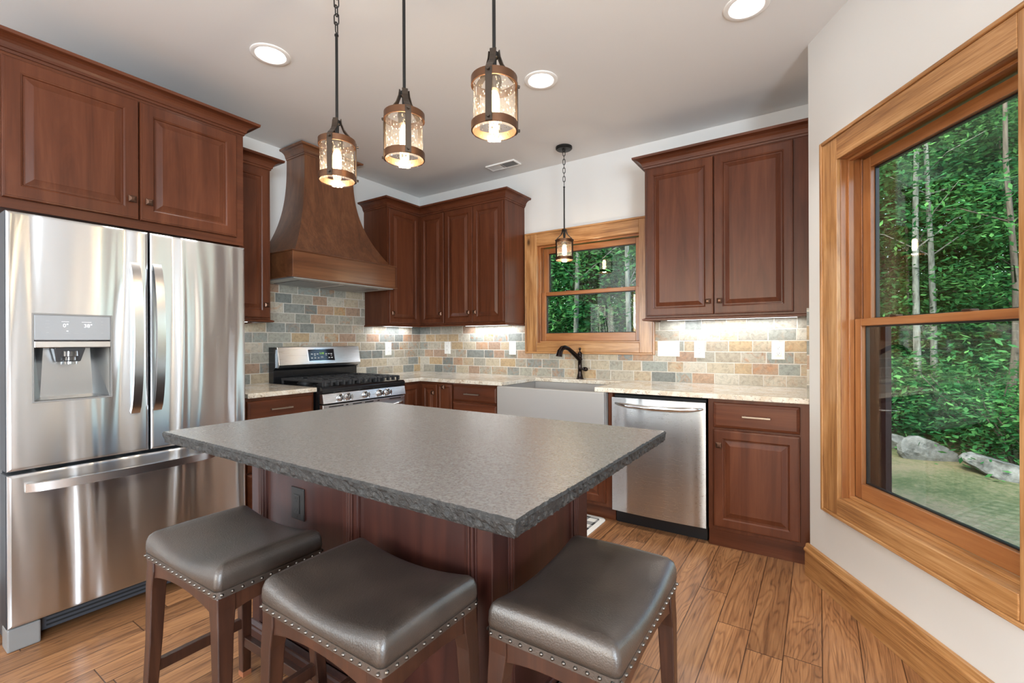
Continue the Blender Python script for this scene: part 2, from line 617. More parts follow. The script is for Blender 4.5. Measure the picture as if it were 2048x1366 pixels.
def planks():
    m = NT('oak_planks')
    sep = m.n('SeparateXYZ'); m.l(m.coord(), sep.inputs[0])
    x, y = sep.outputs[0], sep.outputs[1]
    pw = .127
    cx = m.math('DIVIDE', m.math('ADD', x, 20.0 - 3.503 % pw + .0), pw)
    ix = m.math('FLOOR', cx)
    fx = m.math('SUBTRACT', cx, ix)
    w1 = m.n('TexWhiteNoise', noise_dimensions='1D'); m.l(ix, w1.inputs['W'])
    cy = m.math('ADD', m.math('DIVIDE', y, 1.25), m.math('MULTIPLY', w1.outputs['Value'], 7.0))
    iy = m.math('FLOOR', m.math('ADD', cy, 40.0))
    fy = m.math('SUBTRACT', m.math('ADD', cy, 40.0), iy)
    cb = m.n('CombineXYZ'); m.l(ix, cb.inputs[0]); m.l(iy, cb.inputs[1])
    w2 = m.n('TexWhiteNoise', noise_dimensions='2D'); m.l(cb.outputs[0], w2.inputs['Vector'])
    sc_ = m.n('VectorMath', operation='SCALE'); m.l(w2.outputs['Color'], sc_.inputs[0]); sc_.inputs['Scale'].default_value = 30.0
    ad = m.n('VectorMath', operation='ADD'); m.l(m.mapping(m.coord(), (7, .8, 7)), ad.inputs[0]); m.l(sc_.outputs[0], ad.inputs[1])
    n1 = m.noise(ad.outputs[0], 1.3, 2, .5, .9)
    # growth rings: sine of the warped field
    ring = m.math('SINE', m.math('MULTIPLY', n1, 95.0))
    ring = m.math('SUBTRACT', 1.0, m.math('POWER', m.math('MULTIPLY_ADD', ring, .5, .5), 3.0))
    ad2 = m.n('VectorMath', operation='ADD'); m.l(m.mapping(m.coord(), (120, 4, 120)), ad2.inputs[0]); m.l(sc_.outputs[0], ad2.inputs[1])
    n2 = m.noise(ad2.outputs[0], 1.2, 3, .6)
    f = m.math('ADD', m.math('MULTIPLY', n1, .35), m.math('ADD', m.math('MULTIPLY', ring, .11), m.math('MULTIPLY', n2, .42)))
    c = m.ramp(f, [(.28, srgb(94, 64, 42)), (.42, srgb(142, 98, 64)), (.58, srgb(174, 126, 84)), (.75, srgb(198, 152, 106))])
    tone = m.ramp(w2.outputs['Value'], [(0, (.72, .70, .68)), (.5, (.95, .95, .95)), (1, (1.12, 1.12, 1.12))])
    c = m.mix(1.0, c, tone, 'MULTIPLY')
    ex = m.math('MINIMUM', fx, m.math('SUBTRACT', 1.0, fx))
    ey = m.math('MULTIPLY', m.math('MINIMUM', fy, m.math('SUBTRACT', 1.0, fy)), 9.8)
    e = m.math('MINIMUM', ex, ey)
    gap = m.ramp(e, [(.006, (1, 1, 1)), (.02, (0, 0, 0))])
    c = m.mix(gap, c, srgb(60, 34, 18))
    m.col(c).p(rough=.34, coat=.15, coatr=.25)
    h = m.math('ADD', m.math('MULTIPLY', m.math('SUBTRACT', 1.0, gap), .6), m.math('MULTIPLY', m.noise(m.mapping(m.coord(), (30, 5, 30)), 1.0, 3), .5))
    m.bump(h, .35, .003)
    return m.m


# ------------------------------------------------------------------ setting
RAXIS = -math.radians(60)
CORN = Vector((3.52, -.72, 0))
UX = Vector((math.cos(RAXIS), math.sin(RAXIS), 0))
NO = Vector((-math.sin(RAXIS), math.cos(RAXIS), 0))       # outward


def RW(s, d, z): return CORN + UX * s + NO * d + Vector((0, 0, z))


def struct(o):
    o['kind'] = 'structure'
    return o


S_END = 2.75
RE = RW(S_END, 0, 0)                                       # end of the angled wall
b = MB(); b.prism([(-.15, .15), (3.67, .15), (3.67, -.6), (RE.x + .35, RE.y), (6.2, RE.y), (6.2, -8.6), (-.15, -8.6)], -.12, 0)
struct(b.build('floor', planks()))
b = MB(); b.prism([(-.2, .4), (3.9, .4), (3.95, -.5), (RE.x + .45, RE.y + .15), (6.4, RE.y + .15), (6.4, -8.8), (-.2, -8.8)], H, H + .25)
struct(b.build('ceiling', ceil_m))
b = MB()
for a in ((-6.65, .15, 0, H), (-8.6, -8.35, 0, H), (-8.35, -6.65, 0, .55), (-8.35, -6.65, 2.35, H)):
    b.box(-.15, 0, a[0], a[1], a[2], a[3])
struct(b.build('wall_left', wall_m))
W2 = (1.46, 2.39, 1.215, 2.08)
b = MB()
e_ = .014
for a in ((0, W2[0] - e_, 0, H), (W2[1] + e_, 3.52, 0, H), (W2[0] - e_, W2[1] + e_, 0, W2[2] - e_), (W2[0] - e_, W2[1] + e_, W2[3] + e_, H)):
    b.box(a[0], a[1], 0, .15, a[2], a[3])
struct(b.build('wall_back', wall_m))
W1 = (.258, 1.08, .492, 2.07)
wr = MB(RW)
for a in ((-.0, W1[0] - e_, 0, H), (W1[1] + e_, S_END, 0, H), (W1[0] - e_, W1[1] + e_, 0, W1[2] - e_), (W1[0] - e_, W1[1] + e_, W1[3] + e_, H)):
    wr.box(a[0], a[1], 0, .15, a[2], a[3])
struct(wr.build('wall_right', wall_m))
b = MB(); b.prism([(3.52, 0), (3.52, -.72), tuple(RW(0, .15, 0))[:2], (3.67, .15), (3.52, .15)], 0, H)
struct(b.build('wall_corner', wall_m))
# far part of the room, behind the camera
b = MB(); b.box(RE.x, 6.2, RE.y, RE.y + .15, 0, H)
struct(b.build('wall_nook', wall_m))
b = MB()
for a in ((-8.6, -6.35, 0, H), (-4.45, RE.y, 0, H), (-6.35, -4.45, 0, .55), (-6.35, -4.45, 2.35, H)):
    b.box(6.05, 6.2, a[0], a[1], a[2], a[3])
struct(b.build('wall_side', wall_m))
b = MB()
for a in ((-.15, .55, 0, H), (4.05, 6.2, 0, H), (.55, 4.05, 0, .25), (.55, 4.05, 2.45, H)):
    b.box(a[0], a[1], -8.6, -8.45, a[2], a[3])
struct(b.build('wall_rear', wall_m))

# ---- windows (local frame: x along the wall, y outward, z up)
def window(name, loc, rz, w, meet, band=.105, lock=True, dark=False):
    x0, x1, z0, z1 = w
    root = T(name, None, None, loc, rz, kind='structure')
    o = -.02
    cas = MB()                                             # casing frame, four boards
    bx = band
    cas.box(x0 - bx, x0, o, 0, z0 - .08, z1 + bx)
    b1 = cas.build('casing', pine[2], root, .003, local=True)
    cas = MB(); cas.box(x1, x1 + bx, o, 0, z0 - .08, z1 + bx); cas.build('casing', pine[2], root, .003, local=True)
    cas = MB(); cas.box(x0, x1, o, 0, z1, z1 + bx); cas.build('casing', pine[0], root, .003, local=True)
    cas = MB(); cas.box(x0, x1, o - .004, 0, z0 - .08, z0); cas.build('apron', pine[0], root, .003, local=True)
    bb = MB()                                              # back band round the outside
    t = .016
    for a in ((x0 - bx - t, x0 - bx, z0 - .08 - t, z1 + bx + t), (x1 + bx, x1 + bx + t, z0 - .08 - t, z1 + bx + t)):
        bb.box(a[0], a[1], o - .008, 0, a[2], a[3])
    bb.build('back_band', pine[2], root, .004, local=True)
    bb = MB()
    for a in ((z1 + bx, z1 + bx + t), (z0 - .08 - t, z0 - .08)):
        bb.box(x0 - bx, x1 + bx, o - .008, 0, a[0], a[1])
    bb.build('back_band', pine[0], root, .004, local=True)
    j = MB()                                               # jamb lining with stops
    for a, bq in ((x0 - .012, x0), (x1, x1 + .012)):
        j.box(a, bq, 0, .15, z0 - .012, z1 + .012)
    for a, bq in ((x0, x0 + .012), (x1 - .012, x1)):
        j.box(a, bq, .028, .052, z0, z1)
        j.box(a, bq, .085, .09, z0, z1)
    j.build('side_jamb', sashw[2], root, .002, local=True)
    j = MB()
    j.box(x0, x1, 0, .15, z1, z1 + .012)
    j.box(x0 + .012, x1 - .012, .028, .052, z1 - .012, z1)
    j.build('head_jamb', sashw[0], root, .002, local=True)
    j = MB()
    j.box(x0, x1, 0, .15, z0 - .012, z0)
    j.box(x0 + .012, x1 - .012, .028, .052, z0, z0 + .014)
    j.build('sill', pine[0], root, .002, local=True)
    # sashes
    def sash(nm, a0, a1, c0, c1, y0, y1, st, top, bot):
        s_ = MB()
        s_.box(a0, a0 + st, y0, y1, c0, c1); s_.box(a1 - st, a1, y0, y1, c0, c1)
        so = s_.build(nm, sashw[2], root, .003, local=True)
        s_ = MB()
        s_.box(a0 + st, a1 - st, y0, y1, c1 - top, c1); s_.box(a0 + st, a1 - st, y0, y1, c0, c0 + bot)
        s_.build('rail', sashw[0], so, .003, local=True)
        g = MB(); ym = (y0 + y1) / 2 + .006
        g.box(a0 + st, a1 - st, ym, ym + .004, c0 + bot, c1 - top)
        g.build('pane', pane_m, so, local=True)
        g = MB()                                           # dark glazing gasket
        for q in ((a0 + st, a0 + st + .006, c0 + bot, c1 - top), (a1 - st - .006, a1 - st, c0 + bot, c1 - top)):
            g.box(q[0], q[1], ym - .003, ym + .012, q[2], q[3])
        for q in ((c0 + bot, c0 + bot + .006), (c1 - top - .006, c1 - top)):
            g.box(a0 + st, a1 - st, ym - .003, ym + .012, q[0], q[1])
        g.build('gasket', blackplastic, so, local=True)
        return so
    sash('lower_sash', x0 + .012, x1 - .012, z0 + .014, meet, .052, .085, .042, .033, .07)
    sash('upper_sash', x0 + .012, x1 - .012, meet - .035, z1 - .012, .09, .123, .05, .048, .035)
    if dark:                                               # dark outer frame seen through the lower pane
        d = MB(); d.box(x0, x0 + .10, .125, .15, z0, meet)
        d.build('screen_frame', plain('outer_frame', srgb(52, 28, 30), .4), root, local=True)
    for q in (.3, .7) if lock else ():
        k = MB(); xc = x0 + (x1 - x0) * q
        k.box(xc - .018, xc + .018, .05, .078, meet, meet + .008)
        k.build('lock', knob_m, root, .002, local=True)
    return root


window('window_1', CORN, RAXIS, W1, 1.325, dark=True)
window('window_2', (0, 0, 0), 0, W2, 1.668)


def plain_window(name, loc, rz, w, h, nm):
    root = T(name, None, None, loc, rz, kind='structure')
    m = MB()
    f = .07
    m.box(-w / 2 - f, -w / 2, -.02, .08, -f, h + f); m.box(w / 2, w / 2 + f, -.02, .08, -f, h + f)
    m.box(-w / 2, w / 2, -.02, .08, h, h + f); m.box(-w / 2, w / 2, -.02, .08, -f, 0)
    for i in range(1, nm):
        x = -w / 2 + w * i / nm
        m.box(x - .05, x + .05, -.02, .08, 0, h)
    m.build('window_frame', pine[2], root, local=True)
    return root


plain_window('window_3', (2.3, -8.45, .25), math.radians(180), 3.5, 2.2, 3)
plain_window('window_4', (6.05, -5.4, .55), math.radians(-90), 1.9, 1.8, 2)

plain_window('added_left_window', (0, -7.5, .55), math.radians(90), 1.7, 1.8, 2)  # unseen window, added only to go with the left fill lamp

# ---- baseboards
bp = [(0, 0), (.02, 0), (.02, .125), (.026, .128), (.026, .138), (.018, .148), (.014, .165), (0, .168)]
b = MB()
b.sweep([(S_END, -.001), (-.012, -.001)], bp, 0)
bb_ = struct(b.build('baseboard_right', pine[0], None, .0015))
bb_.location = CORN
bb_.rotation_euler = (0, 0, RAXIS)

# ---- backsplash
b = MB(); b.box(0.0, .009, -2.2, 0, .914, 1.40); b.box(0.0, .009, -1.80, -.728, 1.40, 1.70)
struct(b.build('backsplash_left', slate('slate_left', 1)))
b = MB()
b.box(.009, W2[0] - .12, -.009, 0, .914, 1.40); b.box(W2[1] + .12, 3.52, -.009, 0, .914, 1.40)
b.box(W2[0] - .12, W2[1] + .12, -.009, 0, .914, W2[2] - .095)
struct(b.build('backsplash_back', slate('slate_back', 0, 4.0)))
b = MB(); b.box(3.508, 3.52, -.66, -.009, .914, 1.40)
struct(b.build('backsplash_side', slate('slate_side', 1, 9.0)))

# ---- ceiling vent
t = T('ceiling_vent', 'white rectangular air vent in ceiling above back wall', 'vent', (1.27, -.262, H))
b = MB(); rs = []
b.fr = lambda x, y, z: Vector((1.27 + x * math.cos(.0) , -.262 + y, H + z))
b.box(-.15, .15, -.06, -.045, -.012, 0); b.box(-.15, .15, .045, .06, -.012, 0); b.box(-.15, -.135, -.045, .045, -.012, 0); b.box(.135, .15, -.045, .045, -.012, 0); b.box(-.01, .01, -.045, .045, -.01, 0)
b.build('vent_frame', white_trim, t, .003)
b = MB(); b.box(1.27 - .135, 1.27 + .002, -.307, -.217, H - .010, H - .0005); b.build('vent_plate', white_trim, t)
b = MB(); b.box(1.27, 1.27 + .135, -.307, -.217, H - .003, H - .0005); b.build('vent_duct', plain('vent_dark', (.12, .12, .12), .8), t)
b = MB()
for i in range(12):
    x = 1.281 + i * .0105
    b.prism([(x, H - .011), (x + .002, H - .011), (x + .0075, H - .003), (x + .0055, H - .003)], -.307, -.217)
b2 = b.bm
for v in b2.verts: v.co = Vector((v.co.x, v.co.z, v.co.y))
b.build('louver_slats', plain('louver_grey', srgb(120, 120, 120), .5), t)

# ------------------------------------------------------------------ cabinets
CROWN = [(0, 0), (.006, 0), (.008, .012), (.014, .014)] + [(.014 + .05 * (1 - math.cos(a)), .014 + .046 * math.sin(a)) for a in [PI / 2 * i / 6 for i in range(1, 7)]] + [(.07, .062), (.072, .076), (0, .076)]


def door_prof(n0, n1, rail, raised=True):
    p = [(0, n0), (0, n1 - .006), (.003, n1 - .002), (.009, n1 - .0015), (.0095, n1), (rail - .010, n1), (rail - .007, n1 - .002), (rail - .003, n1 - .004), (rail, n1 - .010)]
    if raised:
        p += [(rail + .006, n1 - .010), (rail + .010, n1 - .009), (rail + .030, n1 - .0025), (rail + .033, n1 - .001)]
    else:
        p += [(rail + .006, n1 - .010)]
    return p


def door(parent, fr, u0, u1, v0, v1, n0, n1, name='door', rail=.058, raised=True, mat=None):
    m = MB(fr)
    m.nest(u0, u1, v0, v1, door_prof(n0, n1, rail, raised))
    return m.build(name, mat or cherry[2], parent)


def drawer(parent, fr, u0, u1, v0, v1, n0, n1, hx):
    m = MB(fr)
    m.nest(u0, u1, v0, v1, [(0, n0), (0, n1 - .009), (.004, n1 - .005), (.014, n1 - .0015), (.016, n1)])
    return m.build('drawer', cherry[hx], parent)


def knob(parent, fr, u, v, n):
    m = MB(fr)
    m.nest(u - .006, u + .006, v - .006, v + .006, [(0, n), (0, n + .014)])
    m.nest(u - .016, u + .016, v - .016, v + .016, [(.002, n + .012), (0, n + .014), (0, n + .019), (.003, n + .022), (.010, n + .026)])
    return m.build('knob', knob_m, parent)


def pull(parent, fr, u0, u1, v, n):
    m = MB(fr)
    m.box(u0, u1, v - .005, v + .005, n + .022, n + .031)
    m.box(u0 + .008, u0 + .018, v - .004, v + .004, n, n + .022); m.box(u1 - .018, u1 - .008, v - .004, v + .004, n, n + .022)
    return m.build('pull', pull_m, parent, .0015)


def boxpart(parent, name, mat, fr, *a, bevel=.0015):
    m = MB(fr); m.box(*a)
    return m.build(name, mat, parent, bevel)


# over-fridge cabinet
t = T('fridge_cabinet', 'wide cherry wall cabinet with two doors above the steel refrigerator', 'cabinet', (.3, -2.65, 1.82))
boxpart(t, 'body', cherry[1], FL, -3.20, -2.125, 1.822, 2.507, .003, .608)
boxpart(t, 'side_panel', cherry[2], FL, -2.145, -2.125, 0, 1.82, .012, .60)
d = door(t, FL, -3.14, -2.6575, 1.867, 2.483, .609, .63, rail=.066); knob(d, FL, -2.69, 1.965, .63)
d = door(t, FL, -2.6515, -2.172, 1.867, 2.483, .609, .63, rail=.066); knob(d, FL, -2.618, 1.965, .63)
m = MB(); m.sweep([(.42, -2.125), (.608, -2.125), (.608, -3.20)], [(0, z) if o == 0 else (o, z) for o, z in CROWN], 2.503)
m.build('crown_moulding', cherry[1], t)

# narrow wall cabinet between fridge and hood
t = T('wall_cabinet', 'narrow single-door cherry wall cabinet between refrigerator and range hood', 'cabinet', (.16, -1.96, 1.375))
boxpart(t, 'body', cherry[2], FL, -2.12, -1.80, 1.388, 2.46, 0, .32)
d = door(t, FL, -2.105, -1.815, 1.403, 2.437, .321, .34); knob(d, FL, -1.845, 1.49, .34)
m = MB(); m.sweep([(0, -1.80), (.32, -1.80), (.32, -2.12)], CROWN, 2.447); m.build('crown_moulding', cherry[1], t)
m = MB(); m.sweep([(0, -1.80), (.32, -1.80), (.32, -2.12)], [(-.02, 0), (.012, 0), (.018, .004), (.018, .012), (.0, .018), (-.02, .018)], 1.371); m.build('light_rail', cherry[1], t)

# corner L wall cabinet
t = T('corner_wall_cabinet', 'L-shaped cherry corner wall cabinet with two folding doors, right of the hood', 'cabinet', (.16, -.16, 1.375))
m = MB(); m.prism([(0, 0), (0, -.73), (.32, -.73), (.32, -.32), (.648, -.32), (.648, 0)], 1.388, 2.46)
m.build('body', cherry[2], t)
d = door(t, FL, -.718, -.350, 1.403, 2.437, .321, .34, rail=.05); knob(d, FL, -.692, 1.49, .34)
d = door(t, FB, .350, .640, 1.403, 2.437, .321, .34, rail=.05); knob(d, FB, .612, 1.49, .34)
m = MB(); m.sweep([(.648, -.32), (.32, -.32), (.32, -.73), (0, -.73)], CROWN, 2.447); m.build('crown_moulding', cherry[1], t)
m = MB(); m.sweep([(.648, -.32), (.32, -.32), (.32, -.73), (0, -.73)], [(-.02, 0), (.006, 0), (.01, .004), (.01, .012), (.0, .018), (-.02, .018)], 1.371); m.build('light_rail', cherry[1], t)
# double wall cabinet left of the sink window
t = T('wall_cabinet', 'tall double-door cherry wall cabinet left of the sink window', 'cabinet', (.98, -.16, 1.375))
boxpart(t, 'body', cherry[2], FB, .649, 1.325, 1.388, 2.46, 0, .32)
d = door(t, FB, .655, .983, 1.403, 2.437, .321, .34, rail=.055); knob(d, FB, .945, 1.49, .34)
d = door(t, FB, .988, 1.316, 1.403, 2.437, .321, .34, rail=.055); knob(d, FB, 1.02, 1.49, .34)
m = MB(); m.sweep([(1.325, 0), (1.325, -.32), (.649, -.32)], CROWN, 2.447); m.build('crown_moulding', cherry[0], t)
m = MB(); m.sweep([(1.325, 0), (1.325, -.32), (.649, -.32)], [(-.02, 0), (.006, 0), (.01, .004), (.01, .012), (.0, .018), (-.02, .018)], 1.371); m.build('light_rail', cherry[0], t)
# right wall cabinet
t = T('wall_cabinet', 'large double-door cherry wall cabinet right of the sink window', 'cabinet', (3.0, -.16, 1.375))
boxpart(t, 'body', cherry[2], FB, 2.533, 3.518, 1.388, 2.46, 0, .32)
d = door(t, FB, 2.547, 2.987, 1.403, 2.437, .321, .34); knob(d, FB, 2.955, 1.487, .34)
d = door(t, FB, 2.993, 3.436, 1.403, 2.437, .321, .34); knob(d, FB, 3.027, 1.487, .34)
m = MB(); m.sweep([(3.518, -.32), (2.533, -.32), (2.533, 0)], CROWN, 2.447); m.build('crown_moulding', cherry[0], t)
m = MB(); m.sweep([(3.505, -.32), (2.533, -.32), (2.533, 0)], [(-.02, 0), (.012, 0), (.018, .004), (.018, .012), (.0, .018), (-.02, .018)], 1.371); m.build('light_rail', cherry[0], t)

# base cabinets
def toe(t, fr, u0, u1, n):
    boxpart(t, 'toe_kick', cherry[0], fr, u0, u1, 0, .10, .02, n, bevel=0)


t = T('base_cabinet', 'cherry drawer base cabinet between refrigerator and range', 'cabinet', (.3, -1.95, 0))
boxpart(t, 'body', cherry[2], FL, -2.123, -1.656, .10, .883, .01, .608)
toe(t, FL, -2.123, -1.656, .555)
for z0, z1 in ((.712, .862), (.42, .70), (.125, .408)):
    d = drawer(t, FL, -2.115, -1.668, z0, z1, .609, .63, 1)
    pull(d, FL, -1.98, -1.835, (z0 + z1) / 2 + .015, .63)
t = T('corner_base_cabinet', 'cherry corner base cabinet with inner corner doors beside the range', 'cabinet', (.3, -.3, 0))
m = MB(); m.prism([(.01, -.01), (.01, -.868), (.608, -.868), (.608, -.608), (.822, -.608), (.822, -.01)], .10, .883); m.build('body', cherry[2], t)
m = MB(); m.prism([(.01, -.01), (.01, -.868), (.555, -.868), (.555, -.555), (.822, -.555), (.822, -.01)], 0, .099); m.build('toe_kick', cherry[0], t)
d = door(t, FL, -.862, -.640, .125, .862, .609, .63, rail=.05); 
d = door(t, FB, .640, .818, .125, .862, .609, .63, rail=.045); knob(d, FB, .785, .79, .63)
t = T('pullout_base_cabinet', 'very narrow cherry pull-out cabinet with square knob near its top', 'cabinet', (.91, -.3, 0))
boxpart(t, 'body', cherry[2], FB, .824, .990, .10, .883, .01, .608)
toe(t, FB, .824, .990, .555)
d = door(t, FB, .829, .985, .125, .868, .609, .63, rail=.03, raised=False); knob(d, FB, .905, .845, .63)
t = T('base_cabinet', 'cherry three-drawer base cabinet left of the farmhouse sink', 'cabinet', (1.22, -.3, 0))
boxpart(t, 'body', cherry[2], FB, .992, 1.455, .10, .883, .01, .608)
toe(t, FB, .992, 1.455, .555)
for z0, z1 in ((.735, .866), (.42, .722), (.125, .408)):
    d = drawer(t, FB, .998, 1.449, z0, z1, .609, .63, 0)
    pull(d, FB, 1.14, 1.29, (z0 + z1) / 2, .63)
t = T('sink_base_cabinet', 'cherry sink base cabinet under the grey farmhouse sink', 'cabinet', (1.92, -.3, 0))
m = MB(); m.box(1.457, 2.398, -.608, -.02, .10, .63); m.box(1.457, 1.479, -.608, -.02, .63, .883); m.box(2.368, 2.398, -.608, -.02, .63, .883); m.build('body', cherry[2], t)
toe(t, FB, 1.457, 2.398, .555)
d = door(t, FB, 1.49, 1.918, .125, .612, .609, .63); knob(d, FB, 1.89, .57, .63)
d = door(t, FB, 1.924, 2.352, .125, .612, .609, .63); knob(d, FB, 1.952, .57, .63)
t = T('base_cabinet', 'cherry base cabinet with one drawer and one door right of the dishwasher', 'cabinet', (3.26, -.3, 0))
boxpart(t, 'body', cherry[2], FB, 3.004, 3.518, .10, .883, .01, .608)
toe(t, FB, 3.004, 3.506, .595)
d = drawer(t, FB, 3.035, 3.475, .713, .862, .609, .63, 0); pull(d, FB, 3.193, 3.336, .79, .63)
d = door(t, FB, 3.035, 3.475, .125, .700, .609, .63); knob(d, FB, 3.068, .612, .63)

# ------------------------------------------------------------------ counters
gran = granite()
t0 = .884
m = MB(); m.box(.0, .651, -2.124, -1.656, t0, .914)
o = m.build('countertop', gran, None, .004); setp(o, 'short piece of cream granite counter between refrigerator and range', 'countertop')
m = MB()
m.prism([(0.0, -.009), (0.0, -.868), (.651, -.868), (.651, -.651), (1.515, -.651), (1.515, -.133), (2.285, -.133), (2.285, -.651), (3.519, -.651), (3.519, -.009)], t0, .914)
o = m.build('countertop', gran, None, .004); setp(o, 'long L-shaped cream granite counter running from range round past the sink', 'countertop')

# ------------------------------------------------------------------ sink + faucet
t = T('farmhouse_sink', 'grey apron-front farmhouse sink set into the cream counter', 'sink', (1.92, -.4, .64))
m = MB()
m.box(1.483, 2.362, -.672, -.640, .64, .883)
m.build('apron', sink_m, t, .008, seg=3)
m = MB()
m.box(1.483, 1.503, -.640, -.11, .64, .883); m.box(2.342, 2.362, -.640, -.11, .64, .883); m.box(1.503, 2.342, -.128, -.11, .64, .883); m.box(1.503, 2.342, -.640, -.128, .64, .66)
m.build('basin', sink_m, t, .004)
m = MB(); m.lathe([(.045, .6605), (.045, .664), (.03, .665), (.0, .664)], (1.92, -.35)); m.build('drain', chrome_m, t, smooth=True)

t = T('faucet', 'dark bronze single-handle faucet behind the farmhouse sink', 'faucet', (1.905, -.07, .914))
c = (1.905, -.07)
m = MB(); m.lathe([(.030, 0), (.030, .006), (.026, .010), (.024, .022), (.018, .05), (.0165, .08), (.019, .085), (.0165, .09), (.0165, .155), (.021, .16), (.021, .168), (.017, .172), (.018, .205), (.020, .21), (.014, .222), (.006, .228), (.005, .24), (.010, .245), (.0105, .252), (.006, .262), (0, .264)], c, 20, .914)
m.build('body', faucet_m, t, smooth=True, angle=50)
m = MB()
P0 = Vector((1.905, -.07, 1.075))
pts = [P0 + Vector((dx, dy, dz)) for dx, dy, dz in ((0, 0, 0), (-.012, -.03, .026), (-.03, -.075, .062), (-.045, -.12, .092), (-.058, -.155, .103), (-.070, -.185, .096), (-.078, -.205, .072), (-.081, -.213, .045), (-.082, -.216, .03))]
m.tube(pts, [.020, .0195, .018, .017, .0175, .020, .0235, .026, .027], 14)
m.build('spout', faucet_m, t, smooth=True, angle=60)
m = MB()
m.tube([(1.905, -.07, .997), (1.93, -.085, .998), (1.945, -.093, 1.0)], [.011, .009, .012], 12)
m.tube([(1.945, -.093, 1.0), (1.958, -.1, 1.0), (1.975, -.108, .999), (1.988, -.114, .998), (1.992, -.116, .998)], [.012, .017, .018, .013, .004], 12)
m.build('handle', faucet_m, t, smooth=True, angle=60)

# ------------------------------------------------------------------ dishwasher
t = T('dishwasher', 'stainless steel dishwasher under the counter right of the sink', 'dishwasher', (2.7, -.3, 0))
boxpart(t, 'tub', darkgap, FB, 2.405, 2.990, .09, .868, .04, .585)
boxpart(t, 'kick_plate', blackplastic, FB, 2.405, 2.990, 0, .09, .04, .56)
m = MB(FB)
rs = []
U = [2.401 + .592 * i / 16 for i in range(17)]
front = lambda u: .628 + .012 * (1 - ((u - 2.697) / .296) ** 2)
ring0 = [(2.401, .586)] + [(u, front(u)) for u in U] + [(2.993, .586)]
m.rings([[(u, z, n) for u, n in ring0] for z in (.098, .853)])
m.build('door', steel_dw, t, .002, smooth=True, angle=30)
m = MB(FB)
pts = []
N = 22
for i in range(N + 1):
    s_ = i / N
    u = 2.430 + .546 * s_
    n = front(u) + .006 + .040 * (math.sin(PI * min(max(s_, 0), 1))) ** .45
    pts.append(FB(u, .815 - .02 * (4 * s_ * (1 - s_)) * .6, n))
m.fr = ident
m.tube(pts, [.006 + .009 * min(1, 6 * min(i / N, 1 - i / N) + .15) for i in range(N + 1)], 12)
m.build('handle', chrome_m, t, smooth=True, angle=60)

# ------------------------------------------------------------------ range
t = T('gas_range', 'stainless steel gas range with black grates under the wooden hood', 'range', (.35, -1.261, 0))
Y0, Y1 = -1.645, -.877
boxpart(t, 'body', blackenamel, FL, Y0, Y1, .09, .866, .02, .655)
boxpart(t, 'kick', blackplastic, FL, Y0 + .02, Y1 - .02, 0, .09, .05, .60)
m = MB(); m.prism([(.02, .866), (.675, .866), (.695, .872), (.695, .902), (.68, .914), (.02, .914)], Y0, Y1)
for v in m.bm.verts: v.co = Vector((v.co.x, v.co.z, v.co.y))
m.build('cooktop', blackenamel, t, .003)
m = MB(); m.prism([(.655, .798), (.705, .798), (.692, .866), (.655, .866)], Y0 + .002, Y1 - .002)
for v in m.bm.verts: v.co = Vector((v.co.x, v.co.z, v.co.y))
cp = m.build('control_panel', steel_rg, t, .002)
for y in (-1.505, -1.437, -1.285, -1.147, -1.069):
    m = MB()
    m.lathe([(.026, .0), (.026, .006), (.022, .008), (.021, .030), (.019, .034), (0, .035)], (y, .834), 20, .698, 'x')
    m.box(.728, .742, y - .005, y + .005, .834 - .02, .834 + .02)
    m.build('knob', chrome_m, t, smooth=True, angle=40)
m = MB(FL)
m.nest(Y0 + .003, Y1 - .003, .23, .79, [(0, .656), (0, .692), (.004, .696)])
dr = m.build('oven_door', steel_rg, t, .001)
m = MB(FL); m.box(Y0 + .08, Y1 - .08, .33, .66, .6962, .698); m.build('oven_window', oven_glass, dr)
for a, bq in ((Y0 + .05, Y0 + .17), (Y0 + .19, Y0 + .21), (Y0 + .25, Y0 + .33), (Y0 + .36, Y0 + .44), (Y0 + .48, Y0 + .50), (Y0 + .60, Y1 - .05)):
    m = MB(FL); m.box(a, bq, .770, .777, .6955, .6972); m.build('vent_slot', darkgap, dr)
m = MB()
pts = [(.698 + .055 * math.sin(PI * i / 16) ** .4, Y0 + .04 + (Y1 - Y0 - .08) * i / 16, .735) for i in range(17)]
m.tube(pts, .013, 12); m.build('oven_handle', chrome_m, dr, smooth=True, angle=60)
m = MB(FL); m.nest(Y0 + .003, Y1 - .003, .095, .222, [(0, .656), (0, .690), (.004, .694)]); m.build('warming_drawer', steel_rg, t)
# backguard
m = MB(); m.prism([(.012, .914), (.075, .914), (.075, 1.012), (.10, 1.030), (.10, 1.175), (.075, 1.19), (.012, 1.19)], Y0, Y1)
for v in m.bm.verts: v.co = Vector((v.co.x, v.co.z, v.co.y))
bg = m.build('backguard', blackenamel, t, .002)
m = MB(); m.prism([(.078, 1.028), (.125, 1.032), (.137, 1.052), (.108, 1.192), (.078, 1.195)], Y0 + .012, Y1 - .004)
for v in m.bm.verts: v.co = Vector((v.co.x, v.co.z, v.co.y))
sp = m.build('steel_panel', steel_rg, bg, .003)
slope = math.atan2(.029, .140)
def FBG(u, v, n):                                  # on the slanted face: u=y, v up the slope, n out
    return Vector((.137, u, 1.052)) + Vector((-math.sin(slope), 0, math.cos(slope))) * v + Vector((math.cos(slope), 0, math.sin(slope))) * n
m = MB(FBG); m.nest(-1.385, -1.142, .022, .125, [(0, 0), (0, .002), (.004, .002)]); m.build('display_frame', chrome_m, bg)
m = MB(FBG); m.box(-1.381, -1.146, .026, .121, .0005, .003); m.build('display', oven_glass, bg)
rotbg = (PI / 2 - slope, 0, PI / 2)
